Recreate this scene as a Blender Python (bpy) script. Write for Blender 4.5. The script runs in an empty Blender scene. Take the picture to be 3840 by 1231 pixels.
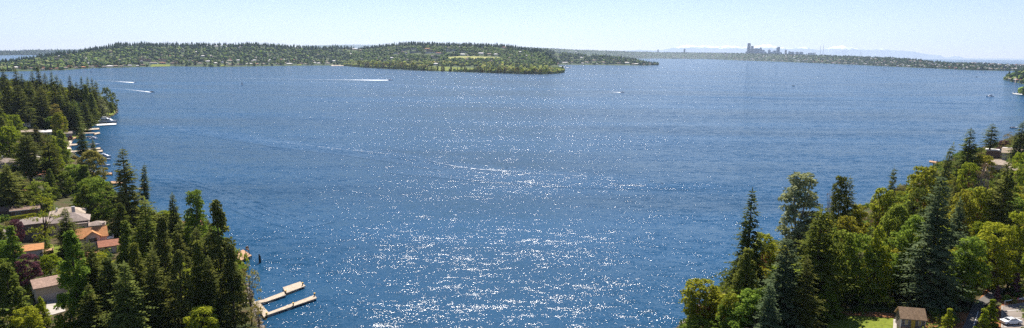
import bpy, math, random
import numpy as np
from mathutils import Vector, Matrix
from mathutils.bvhtree import BVHTree
R = math.radians
SC = bpy.context.scene
COL = SC.collection
# ------------------------------------------------------------------ camera
F = 2502.0                      # focal length in pixels of the 3840 px wide photograph
CH = 80.0                       # camera height above the lake
P = math.atan((615.5 - 201) / F)
RO = math.atan(34 / 3840)
fw = np.array([0, math.cos(P), -math.sin(P)])
r0 = np.array([1.0, 0, 0]); u0 = np.array([0, math.sin(P), math.cos(P)])
rt = r0 * math.cos(RO) + u0 * math.sin(RO)
up = -r0 * math.sin(RO) + u0 * math.cos(RO)
cam = bpy.data.cameras.new('camera')
cam.sensor_width = 36; cam.lens = F / 3840 * 36
cam.clip_start = 1; cam.clip_end = 120000
co = bpy.data.objects.new('camera', cam); COL.objects.link(co)
co.matrix_world = Matrix(((rt[0], up[0], -fw[0], 0), (rt[1], up[1], -fw[1], 0), (rt[2], up[2], -fw[2], CH), (0, 0, 0, 1)))
SC.camera = co
# ------------------------------------------------------------------ sky, sun, exposure
SUN_EL, SUN_ROT = 50, -1
w = bpy.data.worlds.new('World'); SC.world = w; w.use_nodes = True
nt = w.node_tree; nt.nodes.clear()
sky = nt.nodes.new('ShaderNodeTexSky'); sky.sky_type = 'NISHITA'; sky.sun_disc = False
sky.sun_elevation = R(SUN_EL); sky.sun_rotation = R(SUN_ROT); sky.air_density = 1.0; sky.dust_density = 0.0; sky.ozone_density = 2.6; sky.altitude = 500
bg = nt.nodes.new('ShaderNodeBackground'); bg.inputs[1].default_value = 0.052
wo = nt.nodes.new('ShaderNodeOutputWorld')
tn = nt.nodes.new('ShaderNodeMix'); tn.data_type = 'RGBA'; tn.blend_type = 'MULTIPLY'; tn.inputs[0].default_value = 1; tn.inputs[7].default_value = (0.96, 0.94, 1.09, 1)
nt.links.new(sky.outputs[0], tn.inputs[6]); nt.links.new(tn.outputs[2], bg.inputs[0]); nt.links.new(bg.outputs[0], wo.inputs[0])
sl = bpy.data.lights.new('sun', 'SUN'); sl.energy = 5.0; sl.angle = R(0.53); sl.color = (1, 0.94, 0.86)
so = bpy.data.objects.new('sun', sl); COL.objects.link(so)
sd_ = Vector((math.sin(R(SUN_ROT)) * math.cos(R(SUN_EL)), math.cos(R(SUN_ROT)) * math.cos(R(SUN_EL)), math.sin(R(SUN_EL))))
so.rotation_euler = sd_.to_track_quat('Z', 'Y').to_euler(); so.location = (0, 0, 300)
SC.view_settings.view_transform = 'Standard'; SC.view_settings.look = 'None'
SC.view_settings.exposure = 1.02; SC.view_settings.gamma = 1
SC.render.engine = 'CYCLES'
SC.cycles.max_bounces = 7; SC.cycles.diffuse_bounces = 4; SC.cycles.glossy_bounces = 2
SC.cycles.transmission_bounces = 4; SC.cycles.transparent_max_bounces = 6; SC.cycles.volume_bounces = 0
SC.cycles.use_denoising = False
SC.cycles.sample_clamp_indirect = 4; SC.cycles.sample_clamp_direct = 9

# ------------------------------------------------------------------ helpers
def ray(px, py):
    d = fw * F + rt * (px - 1920) + up * (615.5 - py)
    return d / np.linalg.norm(d)
def at_y(px, py, Y):
    d = ray(px, py); t = Y / d[1]
    return np.array([d[0] * t, Y, CH + d[2] * t])
def at_z(px, py, z=0.0):
    d = ray(px, py); t = (z - CH) / d[2]
    return np.array([d[0] * t, d[1] * t, z])
def project(p):
    v = np.array([p[0], p[1], p[2] - CH]); dd = v @ fw
    return 1920 + F * (v @ rt) / dd, 615.5 - F * (v @ up) / dd, dd
def tag(o, label=None, cat=None, group=None, kind=None):
    if label: o['label'] = label
    if cat: o['category'] = cat
    if group: o['group'] = group
    if kind: o['kind'] = kind
    return o
def link(name, me, mat=None, parent=None, loc=None):
    o = bpy.data.objects.new(name, me); COL.objects.link(o)
    if mat and me and not me.materials: me.materials.append(mat)
    if parent: o.parent = parent
    if loc is not None: o.location = [float(c) for c in loc]
    return o
def empty(name, loc=(0, 0, 0), rz=0):
    o = bpy.data.objects.new(name, None); COL.objects.link(o)
    o.location = [float(c) for c in loc]; o.rotation_euler = (0, 0, rz); o.empty_display_size = 0.5
    return o
def mesh_np(name, V, Fq, smooth=False, mats=None):
    """V (n,3); Fq (m,k) array or list of index lists"""
    me = bpy.data.meshes.new(name)
    V = np.asarray(V, dtype=np.float32)
    if isinstance(Fq, np.ndarray):
        m, k = Fq.shape
        me.vertices.add(len(V)); me.vertices.foreach_set('co', V.ravel())
        me.loops.add(m * k); me.loops.foreach_set('vertex_index', Fq.astype(np.int32).ravel())
        me.polygons.add(m); me.polygons.foreach_set('loop_start', (np.arange(m) * k).astype(np.int32))
        me.update(calc_edges=True); me.validate()
    else:
        me.from_pydata([tuple(map(float, v)) for v in V], [], [tuple(int(i) for i in f) for f in Fq])
    if smooth: me.polygons.foreach_set('use_smooth', [True] * len(me.polygons))
    me.update()
    return me
def copy_tree(o, parent=None):
    c = o.copy(); COL.objects.link(c)
    if parent: c.parent = parent
    for ch in o.children: copy_tree(ch, c)
    return c
class MB:
    """collects shapes into one mesh"""
    def __init__(s): s.v = []; s.f = []
    def add(s, V, Fs):
        n = len(s.v); s.v += [tuple(map(float, p)) for p in V]; s.f += [tuple(n + i for i in f) for f in Fs]; return s
    def box(s, x0, x1, y0, y1, z0, z1, rz=0, c=(0, 0)):
        V = [(x, y, z) for z in (z0, z1) for x, y in ((x0, y0), (x1, y0), (x1, y1), (x0, y1))]
        if rz:
            cs, sn = math.cos(rz), math.sin(rz)
            V = [(c[0] + (x - c[0]) * cs - (y - c[1]) * sn, c[1] + (x - c[0]) * sn + (y - c[1]) * cs, z) for x, y, z in V]
        s.add(V, [(3, 2, 1, 0), (4, 5, 6, 7), (0, 1, 5, 4), (1, 2, 6, 5), (2, 3, 7, 6), (3, 0, 4, 7)]); return s
    def poly(s, pts, z0, z1):
        n = len(pts); V = [(p[0], p[1], z0) for p in pts] + [(p[0], p[1], z1) for p in pts]
        s.add(V, [tuple(range(n - 1, -1, -1)), tuple(range(n, 2 * n))] + [(i, (i + 1) % n, n + (i + 1) % n, n + i) for i in range(n)]); return s
    def tube(s, a, b, ra, rb, k=7):
        a = np.array(a, float); b = np.array(b, float); d = b - a; L = np.linalg.norm(d); d = d / (L or 1)
        t = np.array([1.0, 0, 0]) if abs(d[0]) < 0.8 else np.array([0, 1.0, 0])
        u = np.cross(d, t); u /= np.linalg.norm(u); v = np.cross(d, u)
        V = [a + ra * (u * math.cos(q) + v * math.sin(q)) for q in np.arange(k) * 2 * math.pi / k] + \
            [b + rb * (u * math.cos(q) + v * math.sin(q)) for q in np.arange(k) * 2 * math.pi / k]
        s.add(V, [(i, (i + 1) % k, k + (i + 1) % k, k + i) for i in range(k)] + [tuple(range(k - 1, -1, -1)), tuple(range(k, 2 * k))]); return s
    def path(s, pts, rads, k=7):
        for i in range(len(pts) - 1): s.tube(pts[i], pts[i + 1], rads[i], rads[i + 1], k)
        return s
    def loft(s, secs):
        """list of closed cross sections with equal count"""
        n = len(secs[0]); V = [p for q in secs for p in q]; Fs = []
        for j in range(len(secs) - 1):
            Fs += [(j * n + i, j * n + (i + 1) % n, (j + 1) * n + (i + 1) % n, (j + 1) * n + i) for i in range(n)]
        Fs += [tuple(range(n - 1, -1, -1)), tuple(range((len(secs) - 1) * n, len(secs) * n))]
        return s.add(V, Fs)
    def build(s, name, mat, parent=None, loc=None, smooth=False, bevel=0):
        me = mesh_np(name, s.v, s.f, smooth)
        o = link(name, me, mat, parent, loc)
        if bevel:
            b = o.modifiers.new('bevel', 'BEVEL'); b.width = bevel; b.segments = 2; b.limit_method = 'ANGLE'
        return o

# ------------------------------------------------------------------ materials
def newmat(name):
    m = bpy.data.materials.new(name); m.use_nodes = True; n = m.node_tree.nodes; n.clear()
    out = n.new('ShaderNodeOutputMaterial'); return m, n, m.node_tree.links, out
def ramp(n, stops):
    r = n.new('ShaderNodeValToRGB'); e = r.color_ramp.elements
    while len(e) < len(stops): e.new(0.5)
    for el, (p, c) in zip(e, stops): el.position = p; el.color = (*c, 1)
    return r
def noise(n, l, scale, detail=3, rough=0.55, coord='Object', vec=None):
    t = n.new('ShaderNodeTexNoise'); t.inputs['Scale'].default_value = scale; t.inputs['Detail'].default_value = detail
    t.inputs['Roughness'].default_value = rough
    if vec is None:
        c = n.new('ShaderNodeTexCoord'); vec = c.outputs[coord]
    l.new(vec, t.inputs['Vector']); return t
def mat_simple(name, c1, c2=None, scale=1.0, rough=0.8, metal=0, spec=0.3, bump=0.0, coord='Object'):
    m, n, l, out = newmat(name); b = n.new('ShaderNodeBsdfPrincipled'); l.new(b.outputs[0], out.inputs[0])
    b.inputs['Roughness'].default_value = rough; b.inputs['Metallic'].default_value = metal; b.inputs['Specular IOR Level'].default_value = spec
    c2 = c2 or tuple(x * 0.75 for x in c1)
    t = noise(n, l, scale, 5, 0.6, coord); r = ramp(n, [(0.32, c2), (0.68, c1)])
    l.new(t.outputs[0], r.inputs[0]); l.new(r.outputs[0], b.inputs['Base Color'])
    if bump:
        bp = n.new('ShaderNodeBump'); bp.inputs['Strength'].default_value = bump; bp.inputs['Distance'].default_value = 0.1
        l.new(t.outputs[0], bp.inputs['Height']); l.new(bp.outputs[0], b.inputs['Normal'])
    return m
def mat_leaf(name, c1, c2, c3=None, trans=0.35, scale=0.6, vary=0.25, gloss=0.0):
    """leaves: diffuse and translucent, clump noise plus a per-tree shift"""
    m, n, l, out = newmat(name)
    t = noise(n, l, scale, 4, 0.65)
    oi = n.new('ShaderNodeObjectInfo')
    st = [(0.3, c2), (0.62, c1)] + ([(0.78, c3)] if c3 else [])
    r = ramp(n, st); l.new(t.outputs[0], r.inputs[0])
    hs = n.new('ShaderNodeHueSaturation')
    mr = n.new('ShaderNodeMapRange'); mr.inputs[3].default_value = 1 - vary; mr.inputs[4].default_value = 1 + vary
    l.new(oi.outputs['Random'], mr.inputs[0]); l.new(mr.outputs[0], hs.inputs['Value'])
    mr2 = n.new('ShaderNodeMapRange'); mr2.inputs[3].default_value = 0.485; mr2.inputs[4].default_value = 0.515
    ml = n.new('ShaderNodeMath'); ml.operation = 'MULTIPLY'; ml.inputs[1].default_value = 7.31
    fr = n.new('ShaderNodeMath'); fr.operation = 'FRACT'
    l.new(oi.outputs['Random'], ml.inputs[0]); l.new(ml.outputs[0], fr.inputs[0]); l.new(fr.outputs[0], mr2.inputs[0]); l.new(mr2.outputs[0], hs.inputs['Hue'])
    l.new(r.outputs[0], hs.inputs['Color'])
    d = n.new('ShaderNodeBsdfDiffuse'); tr = n.new('ShaderNodeBsdfTranslucent'); mx = n.new('ShaderNodeMixShader'); mx.inputs[0].default_value = trans
    l.new(hs.outputs[0], d.inputs[0]); l.new(hs.outputs[0], tr.inputs[0]); l.new(d.outputs[0], mx.inputs[1]); l.new(tr.outputs[0], mx.inputs[2])
    if gloss:
        g = n.new('ShaderNodeBsdfGlossy'); g.inputs['Roughness'].default_value = 0.45; g.inputs['Color'].default_value = (1, 1, 1, 1)
        m2 = n.new('ShaderNodeMixShader'); m2.inputs[0].default_value = gloss
        l.new(mx.outputs[0], m2.inputs[1]); l.new(g.outputs[0], m2.inputs[2]); l.new(m2.outputs[0], out.inputs[0])
    else: l.new(mx.outputs[0], out.inputs[0])
    return m
def mat_attr(name, rough=0.9, trans=0.0, scale=0.25, amt=0.35):
    """colour from a per-plant colour attribute with noise on top"""
    m, n, l, out = newmat(name)
    a = n.new('ShaderNodeAttribute'); a.attribute_name = 'tint'
    t = noise(n, l, scale, 4, 0.7)
    mr = n.new('ShaderNodeMapRange'); mr.inputs[1].default_value = 0.3; mr.inputs[2].default_value = 0.7; mr.inputs[3].default_value = 1 - amt; mr.inputs[4].default_value = 1 + amt
    l.new(t.outputs[0], mr.inputs[0])
    hs = n.new('ShaderNodeHueSaturation'); l.new(a.outputs['Color'], hs.inputs['Color']); l.new(mr.outputs[0], hs.inputs['Value'])
    d = n.new('ShaderNodeBsdfDiffuse'); l.new(hs.outputs[0], d.inputs[0])
    if trans:
        tr = n.new('ShaderNodeBsdfTranslucent'); l.new(hs.outputs[0], tr.inputs[0]); mx = n.new('ShaderNodeMixShader'); mx.inputs[0].default_value = trans
        l.new(d.outputs[0], mx.inputs[1]); l.new(tr.outputs[0], mx.inputs[2]); l.new(mx.outputs[0], out.inputs[0])
    else: l.new(d.outputs[0], out.inputs[0])
    return m

M = {}
# ---- lake: slope field given straight as a normal, several wave trains
def water_mat(name='lake_water', foam_glint=False):
    m, n, l, out = newmat(name)
    tc = n.new('ShaderNodeTexCoord')
    geo = n.new('ShaderNodeNewGeometry')
    def mapped(rot, sx, sy):
        mp = n.new('ShaderNodeMapping'); mp.inputs['Rotation'].default_value = (0, 0, R(rot)); mp.inputs['Scale'].default_value = (sx, sy, 1)
        l.new(geo.outputs['Position'], mp.inputs[0]); return mp.outputs[0]
    def term(rot, sx, sy, ax, ay, detail=2, rough=0.55, loc=0):
        t = n.new('ShaderNodeTexNoise'); t.inputs['Scale'].default_value = 1; t.inputs['Detail'].default_value = detail; t.inputs['Roughness'].default_value = rough
        l.new(mapped(rot, sx, sy), t.inputs['Vector'])
        s = n.new('ShaderNodeVectorMath'); s.operation = 'SUBTRACT'; s.inputs[1].default_value = (0.5, 0.5, 0.5); l.new(t.outputs['Color'], s.inputs[0])
        k = n.new('ShaderNodeVectorMath'); k.operation = 'MULTIPLY'; k.inputs[1].default_value = (ax, ay, 0); l.new(s.outputs[0], k.inputs[0])
        return k.outputs[0]
    def addv(a, b):
        s = n.new('ShaderNodeVectorMath'); s.operation = 'ADD'; l.new(a, s.inputs[0]); l.new(b, s.inputs[1]); return s.outputs[0]
    v = term(14, 0.10, 0.24, 0.40, 0.72, 2)            # rollers about 5 m
    v = addv(v, term(-22, 0.16, 0.34, 0.40, 0.5, 2))
    v = addv(v, term(20, 0.45, 1.1, 0.55, 0.85, 3, 0.6))
    v = addv(v, term(-10, 1.5, 2.4, 1.48, 1.48, 2, 0.6))
    v = addv(v, term(6, 0.006, 0.035, 0.1, 0.45, 3))
    # calmer and rougher patches, long streaks across the lake
    pt = noise(n, l, 1, 4, 0.6, vec=mapped(4, 0.0011, 0.006))
    mr = n.new('ShaderNodeMapRange'); mr.inputs[1].default_value = 0.3; mr.inputs[2].default_value = 0.7; mr.inputs[3].default_value = 0.72; mr.inputs[4].default_value = 1.22
    l.new(pt.outputs[0], mr.inputs[0])
    sc = n.new('ShaderNodeVectorMath'); sc.operation = 'SCALE'; l.new(v, sc.inputs[0]); l.new(mr.outputs[0], sc.inputs['Scale'])
    nr = n.new('ShaderNodeVectorMath'); nr.operation = 'ADD'; l.new(sc.outputs[0], nr.inputs[0]); l.new(geo.outputs['Normal'], nr.inputs[1])
    nn = n.new('ShaderNodeVectorMath'); nn.operation = 'NORMALIZE'; l.new(nr.outputs[0], nn.inputs[0])
    b = n.new('ShaderNodeBsdfPrincipled'); b.inputs['IOR'].default_value = 1.333; b.inputs['Roughness'].default_value = 0.10
    cr = ramp(n, [(0.35, WATER_A), (0.65, WATER_B)]); l.new(pt.outputs[0], cr.inputs[0]); l.new(cr.outputs[0], b.inputs['Base Color'])
    l.new(nn.outputs[0], b.inputs['Normal'])
    b2 = n.new('ShaderNodeBsdfPrincipled'); b2.inputs['IOR'].default_value = 1.333; b2.inputs['Roughness'].default_value = 0.3; b2.inputs['Specular IOR Level'].default_value = 0.15
    l.new(cr.outputs[0], b2.inputs['Base Color'])
    s2 = n.new('ShaderNodeVectorMath'); s2.operation = 'SCALE'; s2.inputs['Scale'].default_value = 0.5; l.new(sc.outputs[0], s2.inputs[0])
    n2 = n.new('ShaderNodeVectorMath'); n2.operation = 'ADD'; l.new(s2.outputs[0], n2.inputs[0]); l.new(geo.outputs['Normal'], n2.inputs[1])
    n3 = n.new('ShaderNodeVectorMath'); n3.operation = 'NORMALIZE'; l.new(n2.outputs[0], n3.inputs[0]); l.new(n3.outputs[0], b2.inputs['Normal'])
    mx = n.new('ShaderNodeMixShader'); mx.inputs[0].default_value = 0.50
    l.new(b.outputs[0], mx.inputs[1]); l.new(b2.outputs[0], mx.inputs[2]); l.new(mx.outputs[0], out.inputs[0])
    return m
WATER_A = (0.001, 0.034, 0.076); WATER_B = (0.002, 0.058, 0.140)
M['water'] = water_mat()
def mat_foam(name, cover=0.5, sx=0.4, sy=0.4):
    m, n, l, out = newmat(name)
    geo = n.new('ShaderNodeNewGeometry')
    mp = n.new('ShaderNodeMapping'); mp.inputs['Scale'].default_value = (sx, sy, 1); l.new(geo.outputs['Position'], mp.inputs[0])
    t = noise(n, l, 1, 4, 0.7, vec=mp.outputs[0])
    at = n.new('ShaderNodeAttribute'); at.attribute_name = 'dens'
    ad = n.new('ShaderNodeMath'); ad.operation = 'ADD'; l.new(t.outputs[0], ad.inputs[0]); l.new(at.outputs['Fac'], ad.inputs[1])
    mr = n.new('ShaderNodeMapRange'); mr.inputs[1].default_value = 0.95; mr.inputs[2].default_value = 1.15; l.new(ad.outputs[0], mr.inputs[0])
    d = n.new('ShaderNodeBsdfDiffuse'); d.inputs[0].default_value = (0.8, 0.84, 0.88, 1)
    tr = n.new('ShaderNodeBsdfTransparent'); mx = n.new('ShaderNodeMixShader')
    l.new(mr.outputs[0], mx.inputs[0]); l.new(tr.outputs[0], mx.inputs[1]); l.new(d.outputs[0], mx.inputs[2]); l.new(mx.outputs[0], out.inputs[0])
    return m
M['foam_glint'] = mat_foam('foam_glint')
def mat_ground(name, cols, scale=0.05, bump=0.3):
    m, n, l, out = newmat(name); b = n.new('ShaderNodeBsdfPrincipled'); l.new(b.outputs[0], out.inputs[0]); b.inputs['Roughness'].default_value = 0.95; b.inputs['Specular IOR Level'].default_value = 0.1
    t = noise(n, l, scale, 7, 0.65); k = len(cols)
    r = ramp(n, [(0.3 + 0.4 * i / (k - 1), c) for i, c in enumerate(cols)]); l.new(t.outputs[0], r.inputs[0])
    t2 = noise(n, l, scale * 14, 5, 0.7)
    mr = n.new('ShaderNodeMapRange'); mr.inputs[1].default_value = 0.3; mr.inputs[2].default_value = 0.7; mr.inputs[3].default_value = 0.6; mr.inputs[4].default_value = 1.35; l.new(t2.outputs[0], mr.inputs[0])
    hs = n.new('ShaderNodeHueSaturation'); l.new(r.outputs[0], hs.inputs['Color']); l.new(mr.outputs[0], hs.inputs['Value']); l.new(hs.outputs[0], b.inputs['Base Color'])
    bp = n.new('ShaderNodeBump'); bp.inputs['Strength'].default_value = bump; bp.inputs['Distance'].default_value = 0.4; l.new(t2.outputs[0], bp.inputs['Height']); l.new(bp.outputs[0], b.inputs['Normal'])
    return m
M['woodfloor'] = mat_ground('forest_floor', [(0.025, 0.035, 0.010), (0.045, 0.06, 0.016), (0.08, 0.058, 0.03), (0.035, 0.05, 0.014)], 0.06)
M['hillground'] = mat_ground('hill_ground', [(0.03, 0.05, 0.02), (0.05, 0.075, 0.025), (0.07, 0.08, 0.035)], 0.012)
M['lawn'] = mat_ground('lawn_grass', [(0.085, 0.12, 0.014), (0.14, 0.17, 0.02), (0.19, 0.20, 0.03)], 0.12, 0.15)
M['field'] = mat_ground('dry_field', [(0.22, 0.24, 0.06), (0.30, 0.30, 0.09), (0.36, 0.32, 0.12)], 0.02, 0.1)
M['mulch'] = mat_ground('bark_mulch', [(0.16, 0.06, 0.025), (0.26, 0.11, 0.045), (0.33, 0.16, 0.07)], 0.4)
M['asphalt'] = mat_simple('asphalt', (0.13, 0.115, 0.10), (0.085, 0.078, 0.07), 0.8, 0.9)
M['asphalt_warm'] = mat_simple('parking_asphalt', (0.24, 0.20, 0.17), (0.17, 0.145, 0.125), 0.6, 0.9)
M['concrete'] = mat_simple('concrete', (0.42, 0.38, 0.33), (0.30, 0.27, 0.23), 0.7, 0.9)
M['sand'] = mat_simple('sand', (0.62, 0.52, 0.40), (0.45, 0.36, 0.26), 0.3, 0.95)
M['rock'] = mat_simple('rock', (0.34, 0.29, 0.25), (0.12, 0.10, 0.09), 1.2, 0.9, bump=0.6)
M['white_paint'] = mat_simple('white_paint', (0.80, 0.79, 0.76), (0.66, 0.65, 0.62), 0.8, 0.6)
M['bark'] = mat_simple('bark', (0.13, 0.095, 0.065), (0.05, 0.037, 0.028), 1.6, 0.95, bump=0.5)
M['bark_red'] = mat_simple('madrona_bark', (0.42, 0.17, 0.07), (0.20, 0.07, 0.035), 0.8, 0.7)
M['bark_pale'] = mat_simple('pale_bark', (0.36, 0.31, 0.26), (0.16, 0.13, 0.10), 1.5, 0.9)
# ------------------------------------------------------------------ terrain
rng = np.random.default_rng(7)
def vnoise(x, y, s, seed=0):
    x = np.asarray(x, float) / s; y = np.asarray(y, float) / s
    xi = np.floor(x).astype(np.int64); yi = np.floor(y).astype(np.int64); fx = x - xi; fy = y - yi
    fx = fx * fx * (3 - 2 * fx); fy = fy * fy * (3 - 2 * fy)
    def h(a, b):
        q = (a * 374761393 + b * 668265263 + seed * 974634777) & 0xffffffff
        q = ((q ^ (q >> 13)) * 1274126177) & 0xffffffff
        return ((q ^ (q >> 16)) & 0xffff) / 65535.0
    return (h(xi, yi) * (1 - fx) + h(xi + 1, yi) * fx) * (1 - fy) + (h(xi, yi + 1) * (1 - fx) + h(xi + 1, yi + 1) * fx) * fy
def sdist(px, py, poly):
    """signed distance, positive inside"""
    px = np.asarray(px, float); py = np.asarray(py, float); d = np.full(px.shape, 1e18); ins = np.zeros(px.shape, bool)
    n = len(poly)
    for i in range(n):
        ax, ay = poly[i]; bx, by = poly[(i + 1) % n]
        ex, ey = bx - ax, by - ay; wx, wy = px - ax, py - ay
        t = np.clip((wx * ex + wy * ey) / (ex * ex + ey * ey + 1e-9), 0, 1)
        d = np.minimum(d, (wx - ex * t) ** 2 + (wy - ey * t) ** 2)
        c = ((ay > py) != (by > py)) & (px < (bx - ax) * (py - ay) / (by - ay + 1e-12) + ax)
        ins ^= c
    return np.where(ins, 1, -1) * np.sqrt(d)
# water: one sheet to the horizon
def sheet(name, x0, x1, y0, y1, z, mat):
    return link(name, mesh_np(name, [(x0, y0, z), (x1, y0, z), (x1, y1, z), (x0, y1, z)], [(0, 1, 2, 3)]), mat)
tag(sheet('water', -30000, 30000, -600, 27000, 0, M['water']), 'wide blue lake with glittering ripples', kind='structure')
TER = {}
def reg(key, me):
    TER[key] = BVHTree.FromPolygons([v.co.copy() for v in me.vertices], [tuple(p.vertices) for p in me.polygons])
def zat(key, x, y):
    h = TER[key].ray_cast(Vector((x, y, 3000)), Vector((0, 0, -1)))
    return h[0].z if h[0] else 0.0
def hit(px, py, keys):
    d = ray(px, py); best = None
    for k in keys:
        h = TER[k].ray_cast(Vector((0, 0, CH)), Vector(d))
        if h[0] is not None and (best is None or h[3] < best[1]): best = (h[0], h[3])
    if best is None or best[0].z < -0.2: return Vector(at_z(px, py, 0.0))
    return best[0]
def w2(px, py): p = at_z(px, py); return (p[0], p[1])
LEFT = [w2(*p) for p in [(-900, 335), (-200, 338), (0, 342), (150, 352), (300, 372), (400, 392), (428, 402), (438, 416), (428, 430), (398, 446), (360, 456), (338, 474), (318, 496), (296, 512), (268, 526), (252, 548), (262, 566), (292, 592), (330, 630), (370, 668), (430, 730), (500, 775), (600, 830), (740, 880), (850, 925), (885, 950), (905, 1010), (925, 1080), (945, 1140), (965, 1200), (985, 1280), (990, 1420)]]
LEFT += [(-72, 60), (-400, -40), (-1600, 100), (-1700, 900)]
RIGHT = [w2(*p) for p in [(2420, 1600), (2480, 1300), (2580, 1200), (2720, 1070), (2880, 950), (3060, 860), (3250, 782), (3400, 700), (3520, 622), (3640, 572), (3740, 536), (3830, 510), (3960, 480), (4300, 440)]]
RIGHT += [(900, 500), (900, -60), (20, -60), (20, 100)]
def near_land(key, poly, cell, hf, name, label):
    P_ = np.array(poly); x0, y0 = P_.min(0) - 12; x1, y1 = P_.max(0) + 12
    xs = np.arange(x0, x1 + cell, cell); ys = np.arange(y0, y1 + cell, cell)
    X, Y = np.meshgrid(xs, ys); s = sdist(X, Y, poly)
    Z = hf(X, Y, s)
    V = np.stack([X.ravel(), Y.ravel(), Z.ravel()], 1); nx = len(xs)
    i = np.arange(len(ys) - 1)[:, None] * nx + np.arange(nx - 1)[None, :]
    keep = (np.maximum(np.maximum(s[:-1, :-1], s[1:, :-1]), np.maximum(s[:-1, 1:], s[1:, 1:])) > -9).ravel()
    Q = np.stack([i, i + 1, i + 1 + nx, i + nx], -1).reshape(-1, 4)[keep]
    Q = np.concatenate([Q[:, [0, 1, 2]], Q[:, [0, 2, 3]]])
    me = mesh_np(name, V, Q, True); o = link(name, me, M['woodfloor']); tag(o, label, kind='structure'); reg(key, me)
def hl(X, Y, s):
    z = np.where(s > 0, np.minimum(0.35 + 0.10 * s, 7.5 + 0.03 * s), 0.18 * s) + (vnoise(X, Y, 40, 1) - 0.5) * 1.2 * np.clip(s / 20, 0, 1)
    return z + np.clip((-X - 250) * 0.05, 0, 12) * np.clip(s / 40, 0, 1)
def hr(X, Y, s):
    z = np.where(s > 0, 0.3 + 19 * (1 - np.exp(-s / 26)), 0.25 * s)
    return z + (vnoise(X, Y, 30, 2) - 0.5) * 1.0 * np.clip(s / 20, 0, 1) * np.clip((Y - 175) / 30, 0, 1)
near_land('L', LEFT, 5.0, hl, 'ground', 'wooded shore on the left with houses and lawns')
near_land('R', RIGHT, 4.0, hr, 'ground', 'wooded slope on the right above the lake')
# far lands: strips from a shoreline to a ridge, real distances
STR = {}
def strip(key, cols, name, label, T=None, mat='hillground', seed=0, back=600, rough=6):
    """cols: (px_shore, y_shore, y_ridge_ground, depth_behind_shore)"""
    c = np.array(cols, float); N = 160; STR[key] = c
    pxs = np.linspace(c[0, 0], c[-1, 0], N)
    g = [np.interp(pxs, c[:, 0], c[:, k]) for k in range(1, 4)]
    T = T or [(0, 0), (0.08, 0.05), (0.25, 0.16), (0.45, 0.40), (0.65, 0.68), (0.85, 0.90), (1, 1)]
    tt = np.linspace(0, 1, 22); zt = np.interp(tt, [a for a, b in T], [b for a, b in T])
    V = []
    for i, px in enumerate(pxs):
        s = at_z(px, g[0][i], 0.0); d = g[2][i]; L = math.hypot(s[0], s[1]); ux, uy = s[0] / L, s[1] / L
        top = ray(px, g[1][i]); Yr = (L + d) * uy; t = Yr / top[1]; zr = max(CH + top[2] * t, 6)
        V.append((s[0] - ux * 15, s[1] - uy * 15, -2))
        for a, b in zip(tt, zt):
            x, y = s[0] + ux * d * a, s[1] + uy * d * a
            V.append((x, y, 0.8 + zr * b + (vnoise(x, y, 170, seed) - 0.5) * 2 * rough * a * (1 - a * 0.6)))
        V.append((s[0] + ux * (d + back), s[1] + uy * (d + back), zr * 0.4)); V.append((s[0] + ux * (d + back * 2.5), s[1] + uy * (d + back * 2.5), -3))
    m = len(tt) + 3
    i = np.arange(N - 1)[:, None] * m + np.arange(m - 1)[None, :]
    Q = np.stack([i, i + m, i + 1 + m, i + 1], -1).reshape(-1, 4)
    me = mesh_np(name, V, Q, True); o = link(name, me, M[mat]); tag(o, label, kind='structure'); reg(key, me); return o
# ridge y values are the ground (tree tops stand about 12-14 px higher at 3.5-4.5 km)
strip('M1', [(-300, 276, 236, 900), (0, 270, 242, 900), (60, 268, 236, 900), (150, 266, 218, 900), (250, 263, 206, 950), (300, 259, 203, 950), (350, 256, 190, 950), (440, 254, 175, 950), (520, 252, 170, 1000), (640, 249, 169, 1000), (780, 251, 170, 1000), (860, 251, 173, 1000), (960, 249, 168, 1000), (1080, 247, 177, 1000), (1200, 246, 180, 1000), (1260, 247, 178, 1000), (1330, 249, 184, 1100), (1400, 252, 196, 1200)],
      'hill', 'wooded island hill with houses along its shore', seed=3)
strip('M2', [(1290, 248, 196, 900), (1350, 253, 184, 1300), (1400, 256, 177, 1500), (1450, 259, 173, 1600), (1500, 261, 168, 1650), (1550, 264, 165, 1700), (1650, 268, 167, 1750), (1750, 271, 169, 1800), (1840, 274, 172, 1800), (1900, 276, 176, 1800), (1960, 278, 186, 1700), (2030, 279, 195, 1400), (2060, 278, 215, 900), (2090, 276.5, 243, 500), (2108, 273, 262, 150), (2113, 270.5, 268, 40)],
      'hill', 'wooded park peninsula of the island with a sunlit meadow', T=[(0, 0), (0.1, 0.02), (0.25, 0.08), (0.5, 0.34), (0.7, 0.62), (0.85, 0.84), (1, 1)], seed=4)
strip('M3', [(2010, 246, 185, 900), (2060, 245, 192, 800), (2130, 243, 205, 700), (2200, 244, 210, 650), (2260, 244.5, 213, 600), (2320, 245.5, 219, 520), (2380, 246, 226, 400), (2420, 246, 236, 250), (2450, 245, 242, 100), (2470, 244.6, 243.6, 30)],
      'hill', 'low wooded headland at the right end of the island', seed=5, back=300)
strip('S1', [(1880, 224, 178, 1500), (2000, 223, 179, 1800), (2150, 222, 187, 1800), (2300, 221, 192, 1800), (2450, 220, 196, 1800), (2640, 221.5, 198, 1600), (2800, 228, 201, 1400), (2900, 231, 203, 1300), (3000, 235, 206, 1200), (3120, 240, 210, 1150), (3250, 245.5, 215, 1050), (3330, 250, 219, 1000), (3430, 254, 226, 900), (3500, 257, 234, 800), (3560, 260, 240, 700), (3650, 263.5, 247, 500), (3750, 265.5, 253, 450), (3840, 267, 255, 450), (4100, 272, 258, 450)],
      'far_hill', 'long built-up hillside across the lake below the skyline', mat='hillground', seed=6, back=900, rough=5)
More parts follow.
